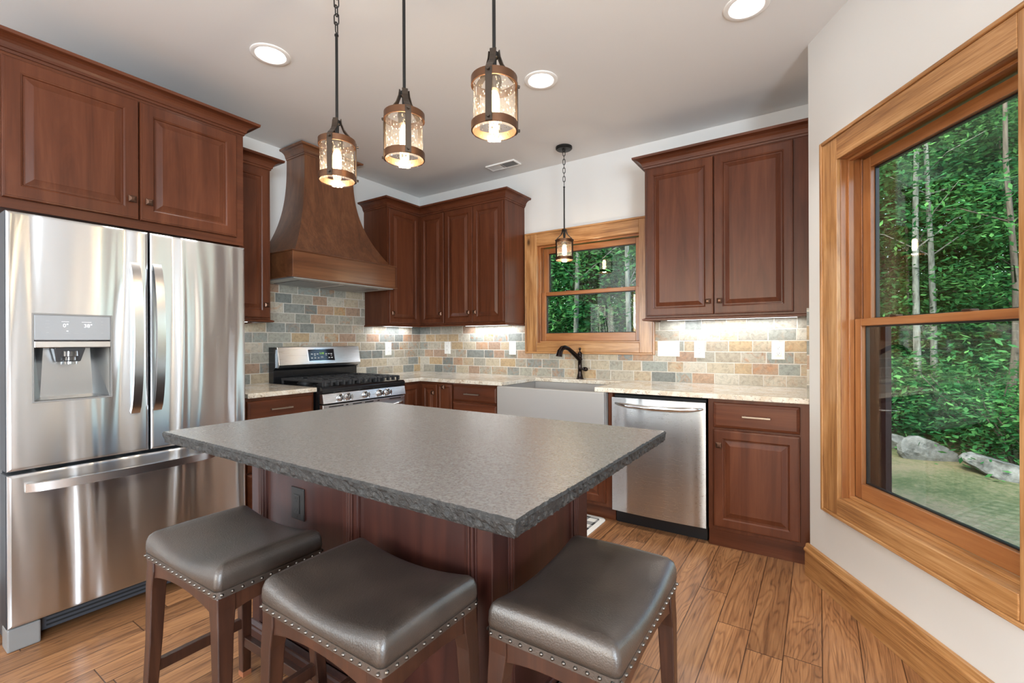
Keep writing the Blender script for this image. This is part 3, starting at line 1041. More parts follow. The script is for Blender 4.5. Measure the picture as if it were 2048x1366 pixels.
text('clock_digits', '1:10', emis('clock_green', srgb(150, 200, 60), 1.2), bg, FBG(-1.262, .086, .0033), .024, rotbg)
dsp = plain('display_print', srgb(210, 210, 210), .5)
m = MB(FBG)
for k, y in enumerate((-1.352, -1.325, -1.30, -1.22, -1.195, -1.172)):
    m.box(y - .008, y + .008, .078, .085, .003, .0034); m.box(y - .008, y + .006, .066, .070, .003, .0034) if k % 2 else None
for k, y in enumerate((-1.355, -1.325, -1.295, -1.195, -1.17)):
    m.box(y - .007, y + .007, .045, .053, .003, .0034)
m.box(-1.272, -1.252, .058, .061, .003, .0034); m.box(-1.272, -1.25, .050, .053, .003, .0034)
m.build('display_lettering', dsp, bg)
# grates (three sections) + burners
for gi in range(3):
    ya = Y0 + .03 + gi * .238; yb = ya + .232
    m = MB()
    zt = .955
    def gb(x0, y0, x1, y1, w=.011):
        d = Vector((x1 - x0, y1 - y0, 0)).normalized(); s_ = Vector((-d.y, d.x, 0)) * w / 2
        P = [Vector((x0, y0, 0)) + s_, Vector((x0, y0, 0)) - s_, Vector((x1, y1, 0)) - s_, Vector((x1, y1, 0)) + s_]
        m.prism([(p.x, p.y) for p in P], zt - .016, zt)
    gb(.13, ya + .006, .655, ya + .006); gb(.13, yb - .006, .655, yb - .006)
    for x in (.135, .39, .65): gb(x, ya, x, yb)
    yc = (ya + yb) / 2
    for xc in (.26, .52):
        gb(xc - .11, yc, xc - .03, yc); gb(xc + .03, yc, xc + .11, yc)
        for sy in (-1, 1):
            gb(xc, yc + sy * .112, xc, yc + sy * .03)
            gb(xc - .125, yc + sy * .06, xc - .05, yc + sy * .06); gb(xc + .05, yc + sy * .06, xc + .125, yc + sy * .06)
    for k in range(5):                              # fingers drooping over the front edge
        yy = ya + .012 + k * .052
        m.prism([(.64, yy - .006), (.672, yy - .006), (.672, yy + .006), (.64, yy + .006)], .918, zt - .002)
    for x in (.14, .645):
        for y in (ya + .008, yb - .008): m.box(x - .007, x + .007, y - .007, y + .007, .914, zt - .01)
    m.build('grate', castiron, t, .002)
for xc, yc, r in ((.26, Y0 + .146, .045), (.52, Y0 + .146, .05), (.39, Y0 + .384, .055), (.26, Y0 + .622, .04), (.52, Y0 + .622, .05)):
    m = MB(); m.lathe([(r + .012, 0), (r + .012, .006), (r, .008), (r, .016), (r - .004, .02), (0, .021)], (xc, yc), 20, .914); m.build('burner', castiron, t, smooth=True)

# ------------------------------------------------------------------ hood
HC = -1.262
t = T('range_hood', 'curved dark wood range hood flaring out above the gas range', 'range hood', (.25, HC, 1.696))
def band(m, x, hw, z0, z1): m.box(.0, x, HC - hw, HC + hw, z0, z1)
m = MB(); band(m, .49, .472, 1.700, 1.878); bd = m.build('apron_band', hoodwood_y, t, .002)
m = MB(); 
lipP = [(0, HC + .472), (.49, HC + .472), (.49, HC - .472), (0, HC - .472)]
m.sweep(lipP, [(-.03, 0), (.012, 0), (.014, .004), (.012, .010), (0, .012), (-.03, .012)], 1.690)
m.build('bottom_lip', hoodwood_y, bd)
m = MB(); m.sweep(lipP, [(-.06, 0), (0, -.002), (.008, .002), (.008, .008), (-.002, .012), (-.06, .012)], 1.876)
m.build('top_lip', hoodwood_y, bd)
m = MB()
rs = []
NZ = 28
for i in range(NZ + 1):
    q = i / NZ
    z = 1.886 + (2.69 - 1.886) * q
    e = (1 - q) ** 2.6
    x = .245 + (.468 - .245) * e
    hw = .224 + (.442 - .224) * e
    rs.append([(0, HC - hw, z), (x, HC - hw, z), (x, HC + hw, z), (0, HC + hw, z)])
m.rings(rs); m.build('body', hoodwood, t, smooth=True, angle=30)
m = MB()
HCR = [(o * .85, z * .92) for o, z in CROWN]
m.sweep([(0, HC + .224), (.245, HC + .224), (.245, HC - .224), (0, HC - .224)], HCR, 2.688)
m.build('crown_moulding', hoodwood_y, t)
m = MB(); m.box(0, .245, HC - .224, HC + .224, 2.689, 2.755); m.build('neck_core', hoodwood, t)
m = MB()
liner = plain('liner_steel', (.6, .62, .61), .45, .6)
m.box(.011, .478, HC - .458, HC + .458, 1.684, 1.6905)
m.build('liner', liner, t, .001)
for y in (HC - .2, HC + .2):
    m = MB(); m.box(.06, .40, y - .17, y + .17, 1.680, 1.685); m.build('filter', plain('filter_mesh', (.35, .35, .36), .45, 1.0), t, .003)

# ------------------------------------------------------------------ refrigerator
t = T('refrigerator', 'stainless steel French-door refrigerator with water dispenser and bottom freezer', 'refrigerator', (.5, -2.72, 0))
boxpart(t, 'cabinet_body', plain('fridge_side', srgb(60, 60, 64), .4, .3), FL, -3.170, -2.267, .05, 1.745, .05, .80)
GY = -2.706
def fridge_door(name, y0, y1, z0, z1, hole=None):
    m = MB(FL)
    n0, n1, r = .812, .903, .014
    # rounded-edge slab: ring in (u,n), swept in z; optional hole through the front skin
    if not hole:
        m.nest(y0, y1, z0, z1, [(0, n0), (0, n1 - .010), (.002, n1 - .004), (.007, n1 - .0008), (.012, n1)])
    else:
        h0, h1, k0, k1 = hole
        m.rings([[(y0 + i, z0 + i, n), (y1 - i, z0 + i, n), (y1 - i, z1 - i, n), (y0 + i, z1 - i, n)] for i, n in [(0, n0), (0, n1 - .010), (.002, n1 - .004), (.007, n1 - .0008), (.012, n1)]], caps=False)
        m.f([m.v(y0, z0, n0), m.v(y1, z0, n0), m.v(y1, z1, n0), m.v(y0, z1, n0)])
        ys = [y0 + .012, h0, h1, y1 - .012]; zs = [z0 + .012, k0, k1, z1 - .012]
        for i in range(3):
            for j in range(3):
                if i == 1 and j == 1: continue
                m.f([m.v(ys[i], zs[j], n1), m.v(ys[i + 1], zs[j], n1), m.v(ys[i + 1], zs[j + 1], n1), m.v(ys[i], zs[j + 1], n1)])
        bmesh.ops.remove_doubles(m.bm, verts=m.bm.verts, dist=1e-5)
    return m.build(name, steel_fr, t)
HOLE = (-3.099, -2.848, .989, 1.350)
side_m = plain('door_side', srgb(46, 48, 56), .45, .4)
dl = fridge_door('door', -3.173, GY - .003, .720, 1.755, HOLE)
dr_ = fridge_door('door', GY + .003, -2.263, .720, 1.755)
fz = fridge_door('freezer_drawer', -3.173, -2.263, .100, .706)
for par, a, bq in ((dl, .721, 1.754), (fz, .101, .705)):
    m = MB(FL); m.box(-3.1745, -3.165, a, bq, .806, .893); m.build('door_side', side_m, par)
# dispenser set into the left door
y0, y1, z0, z1 = HOLE
ds = MB(FL)
ds.rings([[(y0 + i, z0 + i, n), (y1 - i, z0 + i, n), (y1 - i, z1 - i, n), (y0 + i, z1 - i, n)] for i, n in ((-.003, .9032), (-.002, .9050), (.003, .9050), (.0035, .8990))], caps=False)
ds.build('dispenser_bezel', greyplastic, dl)
m = MB(FL); m.box(y0 + .003, y1 - .003, 1.242, z1 - .003, .880, .9035); dp = m.build('dispenser_panel', panel_m, dl, .003)
m = MB(FL); m.box(y0 + .003, y1 - .003, 1.210, 1.238, .880, .907); m.build('dispenser_ledge', chrome_m, dl, .003)
cav = steel('cavity_steel', .5, .3, (0, 0, 1), 0, 1, .5)
m = MB(FL)                                            # cavity, sides taper to a narrower back
m.rings([[(y0 + .003, z0 + .003, .9), (y1 - .003, z0 + .003, .9), (y1 - .003, 1.21, .9), (y0 + .003, 1.21, .9)],
         [(y0 + .006, z0 + .006, .895), (y1 - .006, z0 + .006, .895), (y1 - .006, 1.21, .895), (y0 + .006, 1.21, .895)],
         [(y0 + .035, z0 + .014, .825), (y1 - .045, z0 + .014, .825), (y1 - .055, 1.21, .825), (y0 + .045, 1.21, .825)]], caps=False)
m.f([m.v(y0 + .035, z0 + .014, .825), m.v(y1 - .045, z0 + .014, .825), m.v(y1 - .055, 1.21, .825), m.v(y0 + .045, 1.21, .825)])
bmesh.ops.remove_doubles(m.bm, verts=m.bm.verts, dist=1e-5)
m.build('dispenser_cavity', cav, dl)
m = MB(FL); m.rings([[(-3.034, 1.21, .835), (-2.932, 1.21, .835), (-2.932, 1.21, .89), (-3.034, 1.21, .89)], [(-3.022, 1.150, .835), (-2.944, 1.150, .835), (-2.944, 1.150, .868), (-3.022, 1.150, .868)]]); m.build('dispenser_chute', plain('chute_grey', srgb(70, 70, 72), .25), dl, .004)
m = MB(); m.lathe([(.027, 0), (.027, .012), (.022, .016), (.022, .03), (.03, .034), (.03, .055)], (.872, -2.982), 18, 1.140); m.build('dispenser_nozzle', clearplastic, dl, smooth=True)
disp = emis('display_white', (1, 1, 1), 1.5)
R_ = (PI / 2, 0, PI / 2)
text('display_digits', '0°', disp, dl, (.9037, -3.000, 1.3035), .021, R_)
text('display_digits', '38°', disp, dl, (.9037, -2.928, 1.3035), .021, R_)
for a in ((-3.013, -2.990, 1.3195, 1.3205), (-2.949, -2.917, 1.3195, 1.3205), (-2.998, -2.992, 1.279, 1.282)):
    m = MB(FL); m.box(a[0], a[1], a[2], a[3], .9035, .9038); m.build('display_mark', disp, dl)
m = MB(FL)
for a in ((-3.062, -3.050, 1.322, 1.3235), (-3.064, -3.048, 1.309, 1.3105), (-3.062, -3.050, 1.294, 1.2955), (-3.06, -3.052, 1.272, 1.275), (-3.005, -2.985, 1.2705, 1.272), (-2.975, -2.96, 1.2705, 1.272), (-2.95, -2.935, 1.2705, 1.272), (-2.885, -2.877, 1.322, 1.3245), (-2.886, -2.876, 1.309, 1.3105), (-2.886, -2.876, 1.296, 1.2975), (-2.885, -2.877, 1.272, 1.275)): m.box(a[0], a[1], a[2], a[3], .9035, .9037)
m.build('panel_marks', plain('panel_print', srgb(160, 160, 162), .5), dl)
# bowed handles
def bowed(p0, p1, bow, w, th, side, parent, name):
    P0, P1 = Vector(p0), Vector(p1)
    pts = []
    for i in range(25):
        q = i / 24
        pts.append(P0.lerp(P1, q) + Vector((bow * math.sin(PI * q) ** .55 + .004, 0, 0)))
    m = MB(); m.bar(pts, w, th, side)
    return m.build(name, handle_m, parent, .006, smooth=True, angle=40, seg=3)
bowed((.903, -2.765, 1.597), (.903, -2.765, .908), .052, .034, .020, (0, 1, 0), dl, 'handle')
bowed((.903, -2.679, 1.600), (.903, -2.679, .912), .052, .034, .020, (0, 1, 0), dr_, 'handle')
bowed((.903, -3.118, .648), (.903, -2.428, .648), .052, .034, .020, (0, 0, 1), fz, 'handle')
m = MB(FL); m.box(-3.165, -2.270, .02, .092, .10, .835); m.build('base_grille', plain('grille_dark', srgb(58, 60, 66), .5), t, .004)
m = MB(FL)
for i in range(3): m.box(-3.05, -2.38, .035 + i * .018, .042 + i * .018, .8345, .837)
m.build('grille_slots', darkgap, t)
for a, bq in ((-3.172, -3.075), (-2.361, -2.264)):
    m = MB(FL); m.box(a, bq, 0.0, .092, .80, .885); m.build('foot_cover', greyplastic, t, .006)

# ------------------------------------------------------------------ island
IX0, IX1, IY0, IY1 = 1.643, 2.849, -2.61, -2.017
t = T('kitchen_island', 'dark cherry panelled kitchen island base under the black granite top', 'kitchen island', (2.246, -2.313, 0))
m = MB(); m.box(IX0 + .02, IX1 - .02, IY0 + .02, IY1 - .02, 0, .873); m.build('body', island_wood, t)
def FI(u, v, n): return Vector((u, -n, v))             # island front, faces -y
def FIr(u, v, n): return Vector((n, u, v))             # island right end, faces +x
def FIl(u, v, n): return Vector((-n, u, v))
def FIb(u, v, n): return Vector((u, n, v))
nF, nB, nR, nL = -IY0, IY1, IX1, -IX0
# corner posts with fluted faces
for fx, fy in ((IX0, IY0), (IX1, IY0), (IX1, IY1), (IX0, IY1)):
    sx = 1 if fx == IX0 else -1; sy = 1 if fy == IY0 else -1
    m = MB(); xa, xb = sorted((fx, fx + sx * .055)); ya, yb = sorted((fy, fy + sy * .075))
    m.box(xa, xb, ya, yb, 0, .873)
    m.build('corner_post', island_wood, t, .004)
# back panels with beads
def panel(name, fr, u0, u1, n, rail=.07, v0=.115, v1=.868):
    m = MB(fr)
    m.nest(u0, u1, v0, v1, [(0, n - .03), (0, n), (rail - .012, n), (rail - .010, n - .003), (rail - .006, n - .003), (rail - .004, n - .010), (rail + .008, n - .012)])
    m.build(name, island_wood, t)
panel('end_panel', FIr, IY0 + .076, IY1 - .076, nR - .004, .035)
panel('front_panel', FI, IX0 + .056, 2.258, nF - .004, .045)
panel('front_panel', FI, 2.262, IX1 - .056, nF - .004, .045)
panel('door', FIb, IX0 + .056, 2.244, nB - .004, .06)
panel('door', FIb, 2.248, IX1 - .056, nB - .004, .06)
def bead(fr, u, n):                                     # bead strips at the posts and seam
    m = MB()
    for du, r in ((-.012, .004), (0, .006), (.012, .004)):
        p = [(u + du + r * math.cos(a), n - .004 + r * math.sin(a)) for a in [PI * k / 6 for k in range(7)]]
        m.rings([[tuple(fr(q[0], z, q[1])) for q in p] for z in (.12, .868)])
    m.build('bead_moulding', island_wood, t, smooth=True)
bead(FI, 2.260, nF + .002)
for k in (IX0 + .07, IX1 - .07): bead(FI, k, nF + .001)
for k in (IY0 + .09, IY1 - .09): bead(FIr, k, nR + .001)
m = MB()
m.sweep([(IX0, IY1), (IX0, IY0), (IX1, IY0), (IX1, IY1), (IX0, IY1)][::-1], [(0, 0), (.016, 0), (.016, .085), (.012, .092), (.012, .100), (.004, .112), (0, .114)], 0)
m.build('base_moulding', island_wood, t)

# outlet on the island front
def outlet(label, fr, u, v, n, mat, w=.075, h=.115, style='decora', gangs=1, slotm=None):
    c_ = fr(u, v, n)
    t = T('switch_plate' if style in ('toggle', 'rocker') else 'outlet', label, 'light switch' if style in ('toggle', 'rocker') else 'outlet', tuple(c_))
    m = MB(fr); m.nest(u - w / 2, u + w / 2, v - h / 2, v + h / 2, [(0, n), (0, n + .003), (.004, n + .006)])
    m.build('cover_plate', mat, t)
    sm = slotm or slot_m
    for g in range(gangs):
        uc = u + (g - (gangs - 1) / 2) * .046
        if style == 'toggle':
            m = MB(fr); m.box(uc - .006, uc + .006, v - .013, v + .013, n + .005, n + .008); m.box(uc - .004, uc + .004, v - .002, v + .010, n + .008, n + .018)
            m.build('toggle', mat, t, .001)
        elif style == 'rocker':
            m = MB(fr); m.nest(uc - .017, uc + .017, v - .034, v + .034, [(0, n + .005), (0, n + .008), (.002, n + .0095)]); m.build('rocker', mat, t)
        else:
            if style == 'decora':
                m = MB(fr); m.nest(uc - .017, uc + .017, v - .034, v + .034, [(0, n + .005), (0, n + .008), (.002, n + .009)]); m.build('receptacle', mat, t)
            else:
                for s_ in (-1, 1):
                    m = MB(fr); m.nest(uc - .015, uc + .015, v + s_ * .02 - .014, v + s_ * .02 + .014, [(0, n + .005), (0, n + .0085), (.002, n + .009)]); m.build('receptacle', mat, t)
            m = MB(fr)
            for s_ in (-1, 1):
                vc = v + s_ * .02
                m.box(uc - .007, uc - .0055, vc - .003, vc + .006, n + .0088, n + .0096); m.box(uc + .0055, uc + .007, vc - .003, vc + .006, n + .0088, n + .0096)
                m.box(uc - .002, uc + .002, vc - .010, vc - .006, n + .0088, n + .0096)
            m.build('slots', sm, t)
    m = MB(fr)
    for s_ in (-1, 1): m.box(u - .002, u + .002, v + s_ * (h / 2 - .012) - .002, v + s_ * (h / 2 - .012) + .002, n + .0055, n + .0066)
    m.build('screws', mat, t)
    return t


outlet('black electrical outlet on the front panel of the kitchen island', FI, 1.945, .629, nF - .0155, plain('outlet_black', srgb(22, 18, 17), .55), .08, .118, 'decora', slotm=plain('slot_black', (.002, .002, .002), .5))
outlet('white outlet on slate backsplash of the left wall, right of range', FL, -.449, 1.16, .009, white_m, .078, .125, 'duplex')
outlet('white outlet on slate backsplash under the corner wall cabinet doors, just right of the corner', FB, .397, 1.167, .009, white_m, .078, .125, 'duplex')
outlet('white rocker switch on slate backsplash just left of the sink window', FB, 1.194, 1.168, .009, white_m, .074, .125, 'rocker')
outlet('wide white three-toggle switch plate right of the sink window', FB, 2.611, 1.167, .009, white_m, .163, .115, 'toggle', 3)
outlet('white outlet on slate backsplash right beside the three-toggle switch plate', FB, 2.834, 1.162, .009, white_m, .075, .12, 'duplex')
outlet('white outlet on slate backsplash farthest right, near the angled wall', FB, 3.334, 1.16, .009, white_m, .078, .122, 'decora')

# island top with chiselled edge
X0, X1, Yf, Yb, ZT = 1.616, 3.119, -2.911, -1.942, .914
t = T('island_countertop', 'black leathered granite island top with rough chiselled edges', 'countertop', (2.37, -2.43, .876))
per = []
def edge(a, bq, n):
    for i in range(n):
        q = i / n
        per.append((a[0] + (bq[0] - a[0]) * q, a[1] + (bq[1] - a[1]) * q))
cr = .012
edge((X0, Yf), (X1, Yf), 170); edge((X1, Yf), (X1, Yb), 110); edge((X1, Yb), (X0, Yb), 60); edge((X0, Yb), (X0, Yf), 60)
rg = random.Random(3)
cx_, cy_ = (X0 + X1) / 2, (Yf + Yb) / 2
def inset(p, d):
    x = min(max(p[0], X0 + d), X1 - d); y = min(max(p[1], Yf + d), Yb - d)
    return x, y
levels = [(.0, .003), (-.006, .001), (-.013, .004), (-.021, .004), (-.029, .004), (-.036, .004), (-.039, .001)]
base_in = [.010, .002, .003, .005, .006, .009, .013]
rs = []
low = [[rg.uniform(-1, 1) for _ in range(len(per))] for _ in levels]
for k, ((dz, am), bi) in enumerate(zip(levels, base_in)):
    ring = []
    for i, p in enumerate(per):
        d = bi + am * (low[k][i] * .6 + low[k - 1][(i * 7) % len(per)] * .3 + .5)
        if k == 0: d = .006 + .002 * low[1][i]
        x, y = inset(p, d)
        ring.append((x, y, ZT + dz + (am * .5 * low[k][i] if 0 < k < 6 else 0)))
    rs.append(ring)
m = MB(); m.rings(rs, caps=False); m.build('chiselled_edge', chiseled(), t)
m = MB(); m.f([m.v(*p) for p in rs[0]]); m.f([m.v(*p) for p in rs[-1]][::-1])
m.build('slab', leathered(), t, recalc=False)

# ------------------------------------------------------------------ stools
def stool(label, cx, cy, rz):
    t = T('bar_stool', label, 'stool', (cx, cy, 0), rz, group='leather saddle bar stools round the island')
    L, D_ = .226, .157                                    # half length / depth of the seat
    zb = .567
    m = MB()
    saddle = lambda x: .030 * (x / L) ** 2 - .006
    prof = [(.000, 0.0), (-.003, .25), (-.002, .55), (.003, .78), (.012, .92), (.026, .985), (.05, 1.01), (.09, 1.02)]
    def rrect(hx, hy, r, n=9, e=13):
        pts = []
        for (sx, sy, a0) in ((1, 1, 0), (-1, 1, 90), (-1, -1, 180), (1, -1, 270)):
            for i in range(n):
                a = math.radians(a0 + 90 * i / (n - 1))
                pts.append((sx * (hx - r) + r * math.cos(a), sy * (hy - r) + r * math.sin(a)))
            # straight run to the next corner
            nx = {(1, 1): (-1, 1), (-1, 1): (-1, -1), (-1, -1): (1, -1), (1, -1): (1, 1)}[(sx, sy)]
            p0 = pts[-1]
            a1 = math.radians(a0 + 90)
            p1 = (nx[0] * (hx - r) + r * math.cos(a1), nx[1] * (hy - r) + r * math.sin(a1))
            for i in range(1, e): pts.append((p0[0] + (p1[0] - p0[0]) * i / e, p0[1] + (p1[1] - p0[1]) * i / e))
        return pts
    rs = []
    Tt = .050
    for ins, h in prof:
        pr = rrect(L - ins, D_ - ins, max(.016 - ins * .2, .006))
        rs.append([(x, y, zb + h * (Tt + saddle(x) + .004 * (1 - (y / D_) ** 2))) for x, y in pr])
    for k in (.75, .5, .25, .02):
        pr = rrect((L - .09) * k, max((D_ - .09) * k, .001), .006 * k)
        rs.append([(x, y, zb + 1.02 * (Tt + saddle(x) + .004 * (1 - (y / D_) ** 2))) for x, y in pr])
    m.rings(rs)
    cu = m.build('cushion', leather_m, t, smooth='all', local=True)
    m = MB()                                              # welt strip + nail heads
    m.rings([[(x, y, z) for x, y in rrect(L + o_, D_ + o_, .016)] for o_, z in ((.0, zb - .012), (.0022, zb - .012), (.0022, zb + .006), (.0, zb + .006))], caps=False)
    m.build('trim_band', leather_m, cu, local=True)
    m = MB()
    def nail(x, y, nx, ny):
        rr = .0046
        rsn = []
        ax = Vector((nx, ny, 0)); s_ = Vector((-ny, nx, 0))
        for r_, o_ in ((rr, 0), (rr * .9, .0022), (rr * .6, .0040), (.0005, .005)):
            rsn.append([tuple(Vector((x, y, zb - .003)) + ax * (.002 + o_) + s_ * (r_ * math.cos(a)) + Vector((0, 0, r_ * math.sin(a)))) for a in [2 * PI * k / 8 for k in range(8)]])
        m.rings(rsn)
    n1 = 17
    for i in range(n1):
        x = -L + .008 + (2 * L - .016) * i / (n1 - 1)
        nail(x, -D_, 0, -1); nail(x, D_, 0, 1)
    n2 = 12
    for i in range(n2):
        y = -D_ + .012 + (2 * D_ - .024) * i / (n2 - 1)
        nail(-L, y, -1, 0); nail(L, y, 1, 0)
    m.build('nailhead_trim', nail_m, cu, smooth=True, local=True)
    # apron with arched lower edge
    for sy in (-1, 1):
        m = MB()
        pts = [(-L + .03, zb - .012), (L - .03, zb - .012)]
        lo = [(L - .03 - (2 * L - .06) * i / 14, zb - .075 + .03 * math.sin(PI * i / 14) ** .7) for i in range(15)]
        m.prism(pts + lo, sy * (D_ - .017) - .010, sy * (D_ - .017) + .010)
        for v in m.bm.verts: v.co = Vector((v.co.x, v.co.z, v.co.y))
        m.build('apron', stoolwood, t, .002, local=True)
    for sx in (-1, 1):
        m = MB()
        pts = [(-D_ + .03, zb - .012), (D_ - .03, zb - .012)]
        lo = [(D_ - .03 - (2 * D_ - .06) * i / 10, zb - .070 + .018 * math.sin(PI * i / 10) ** .7) for i in range(11)]
        m.prism(pts + lo, sx * (L - .017) - .010, sx * (L - .017) + .010)
        for v in m.bm.verts: v.co = Vector((v.co.z, v.co.x, v.co.y))
        m.build('apron', stoolwood, t, .002, local=True)
    spl = .034
    footm = plain('foot_tip', srgb(150, 92, 62), .5)
    for sx in (-1, 1):
        for sy in (-1, 1):
            m = MB()
            rs = []
            for z, w, o_ in ((.018, .030, spl), (.30, .036, spl * .42), (.46, .042, .008), (.52, .048, 0), (zb - .012, .048, 0)):
                cx0 = sx * (L - .026 + o_); cy0 = sy * (D_ - .026 + o_ * .55)
                rs.append([(cx0 + a * w / 2, cy0 + c_ * w / 2, z) for a, c_ in ((-1, -1), (1, -1), (1, 1), (-1, 1))])
            m.rings(rs)
            lg = m.build('leg', stoolwood, t, .003, local=True)
            m = MB(); cx0 = sx * (L - .026 + spl); cy0 = sy * (D_ - .026 + spl * .55)
            m.box(cx0 - .016, cx0 + .016, cy0 - .016, cy0 + .016, 0, .018); m.build('foot_pad', footm, lg, .002, local=True)
    def lx(z): return L - .026 + spl * max(0, (.46 - z) / .46)
    def ly(z): return D_ - .026 + spl * .55 * max(0, (.46 - z) / .46)
    for sy in (-1, 1):
        z = .135
        m = MB(); m.box(-lx(z), lx(z), sy * ly(z) - .010, sy * ly(z) + .010, z - .018, z + .018); m.build('stretcher', stoolwood, t, .002, local=True)
    for sx in (-1, 1):
        z = .205
        m = MB(); m.box(sx * lx(z) - .010, sx * lx(z) + .010, -ly(z), ly(z), z - .018, z + .018); m.build('stretcher', stoolwood, t, .002, local=True)
    return t


stool('leather saddle stool nearest the refrigerator, at left of island front', 2.020, -2.856, math.radians(.8))
stool('leather saddle stool at the island front, between the two other stools', 2.607, -2.809, 0)
stool('leather saddle stool turned sideways at the right end of island', 3.079, -2.508, math.radians(90.5))

# ------------------------------------------------------------------ pendants
def link(m, c, L_, w, r, ang):
    pts = []
    for k in range(16):
        a = 2 * PI * k / 16
        x = w / 2 * math.cos(a); z = (L_ / 2 - w / 2) * (1 if math.sin(a) > 0 else -1) + w / 2 * math.sin(a)
        pts.append((c[0] + x * math.cos(ang), c[1] + x * math.sin(ang), c[2] + z))
    m.tube(pts, r, 6, closed=True)


bulbglow = emis('bulb_glow', (1.0, .66, .34), 36)


def pendant(label, x, y, zring, ang, watt, ch=(0.47)):
    t = T('pendant_light', label, 'pendant light', (x, y, H), group=None)
    R = .0685
    zh = zring + .077
    zrod = 2.455
    m = MB(); m.lathe([(.065, 0), (.065, -.016), (.058, -.022), (.012, -.026), (.010, -.04), (0, -.041)], (x, y), 28, H); m.build('canopy', black_m, t, smooth=True)
    m = MB()
    zc = H - .05; k = 0
    while zc > zrod + .012:
        link(m, (x, y, zc), .044, .019, .0024, (k % 2) * PI / 2 + .5); zc -= .034; k += 1
    m.build('chain', black_m, t, smooth=True)
    m = MB(); m.lathe([(.0055, zrod - .004), (.0055, zh + .004), (.012, zh + .002), (.014, zh - .014), (.008, zh - .018), (.007, zring - .012)][::-1], (x, y), 14); 
    m.lathe([(.0035, zrod - .008), (.008, zrod - .006), (.008, zrod + .0), (.0035, zrod + .004)], (x, y), 12)
    m.build('rod', black_m, t, smooth=True)
    vc = Vector((CAM.x - x, CAM.y - y, 0)).normalized()
    a0 = math.atan2(vc.y, vc.x)
    for k in range(3):
        a = a0 + ang + k * 2 * PI / 3
        dx, dy = math.cos(a), math.sin(a)
        side = (-dy, dx, 0)
        P_ = lambda r, z: (x + dx * r, y + dy * r, z)
        m = MB()
        m.bar([P_(.014, zh + .008), P_(.017, zh - .012), P_(.026, zh - .034), P_(.044, zh - .054), P_(.060, zring + .009), P_(R + .003, zring - .004), P_(R + .004, zring - .02), P_(R + .004, zring - .08), P_(R + .004, zring - .160)], .020, .003, side)
        for z in (zring - .012, zring - .149):
            m.tube([P_(R + .004, z), P_(R + .014, z)], .005, 8)
        m.build('strap', bronze_m, t)
    for zt, nm in ((zring, 'top_ring'), (zring - .137, 'bottom_ring')):
        m = MB()
        n = 40
        m.rings([[(x + r * math.cos(2 * PI * k / n), y + r * math.sin(2 * PI * k / n), z) for k in range(n)] for r, z in ((R - .002, zt), (R + .0025, zt), (R + .0025, zt - .024), (R - .002, zt - .024), (R - .002, zt))], caps=False)
        m.build(nm, ring_m, t, smooth=True)
    m = MB(); n = 40
    m.rings([[(x + r * math.cos(2 * PI * k / n), y + r * math.sin(2 * PI * k / n), z) for k in range(n)] for r, z in ((R - .004, zring - .004), (R - .004, zring - .167))], caps=False)
    m.build('glass_shade', seeded, t, smooth='all')
    m = MB(); m.lathe([(.0, zring + .004), (.022, zring + .002), (.024, zring - .012), (.022, zring - .016), (.022, zring - .038), (.019, zring - .04), (0, zring - .041)], (x, y), 18); m.build('socket', bronze_m, t, smooth=True)
    m = MB(); m.lathe([(.010, zring - .041), (.013, zring - .048), (.0165, zring - .062), (.0165, zring - .108), (.012, zring - .120), (.0, zring - .125)], (x, y), 18); m.build('bulb', bulbglow, t, smooth='all')
    light('pendant_bulb_light', 'POINT', (x, y, zring - .142), watt, (1, .80, .56), size=.02, parent=t)
    return t


pendant('leftmost of the three glass lantern pendants over the island', 1.963, -2.435, 2.033, math.radians(-22), 5)
pendant('middle of the three glass lantern pendants over the island', 2.344, -2.435, 2.033, math.radians(10), 5)
pendant('rightmost and highest-looking of the three glass lantern pendants over the island', 2.737, -2.438, 2.033, math.radians(-13), 5)
pendant('small-looking glass lantern pendant hanging by the sink window', 1.880, -.295, 2.033, math.radians(60), 3)

# ------------------------------------------------------------------ recessed lights
lens = emis('downlight_lens', (1, .97, .93), 9)
for x, y, lab in ((1.121, -2.235, 'round recessed ceiling light nearest the refrigerator cabinets'), (2.201, -1.216, 'round recessed ceiling light right of the pendants, at middle of ceiling'), (3.289, -1.211, 'round recessed ceiling light cut by top of picture, toward the angled window wall')):
    t = T('recessed_light', lab, 'ceiling light', (x, y, H), group=None)
    m = MB(); n = 40
    m.rings([[(x + r * math.cos(2 * PI * k / n), y + r * math.sin(2 * PI * k / n), H - z) for k in range(n)] for r, z in ((.098, 0), (.098, .004), (.092, .007), (.076, .006), (.070, .001))], caps=False)
    m.build('trim_ring', white_trim, t, smooth=True)
    m = MB(); m.lathe([(.071, 0), (.071, -.002), (0, -.0025)], (x, y), 40, H - .0005); m.build('lens', lens, t)
    light('recessed_beam', 'AREA', (x, y, H - .012), 3.5, (1, .95, .88), (0, 0, 0), .13, parent=t).data.spread = math.radians(80)

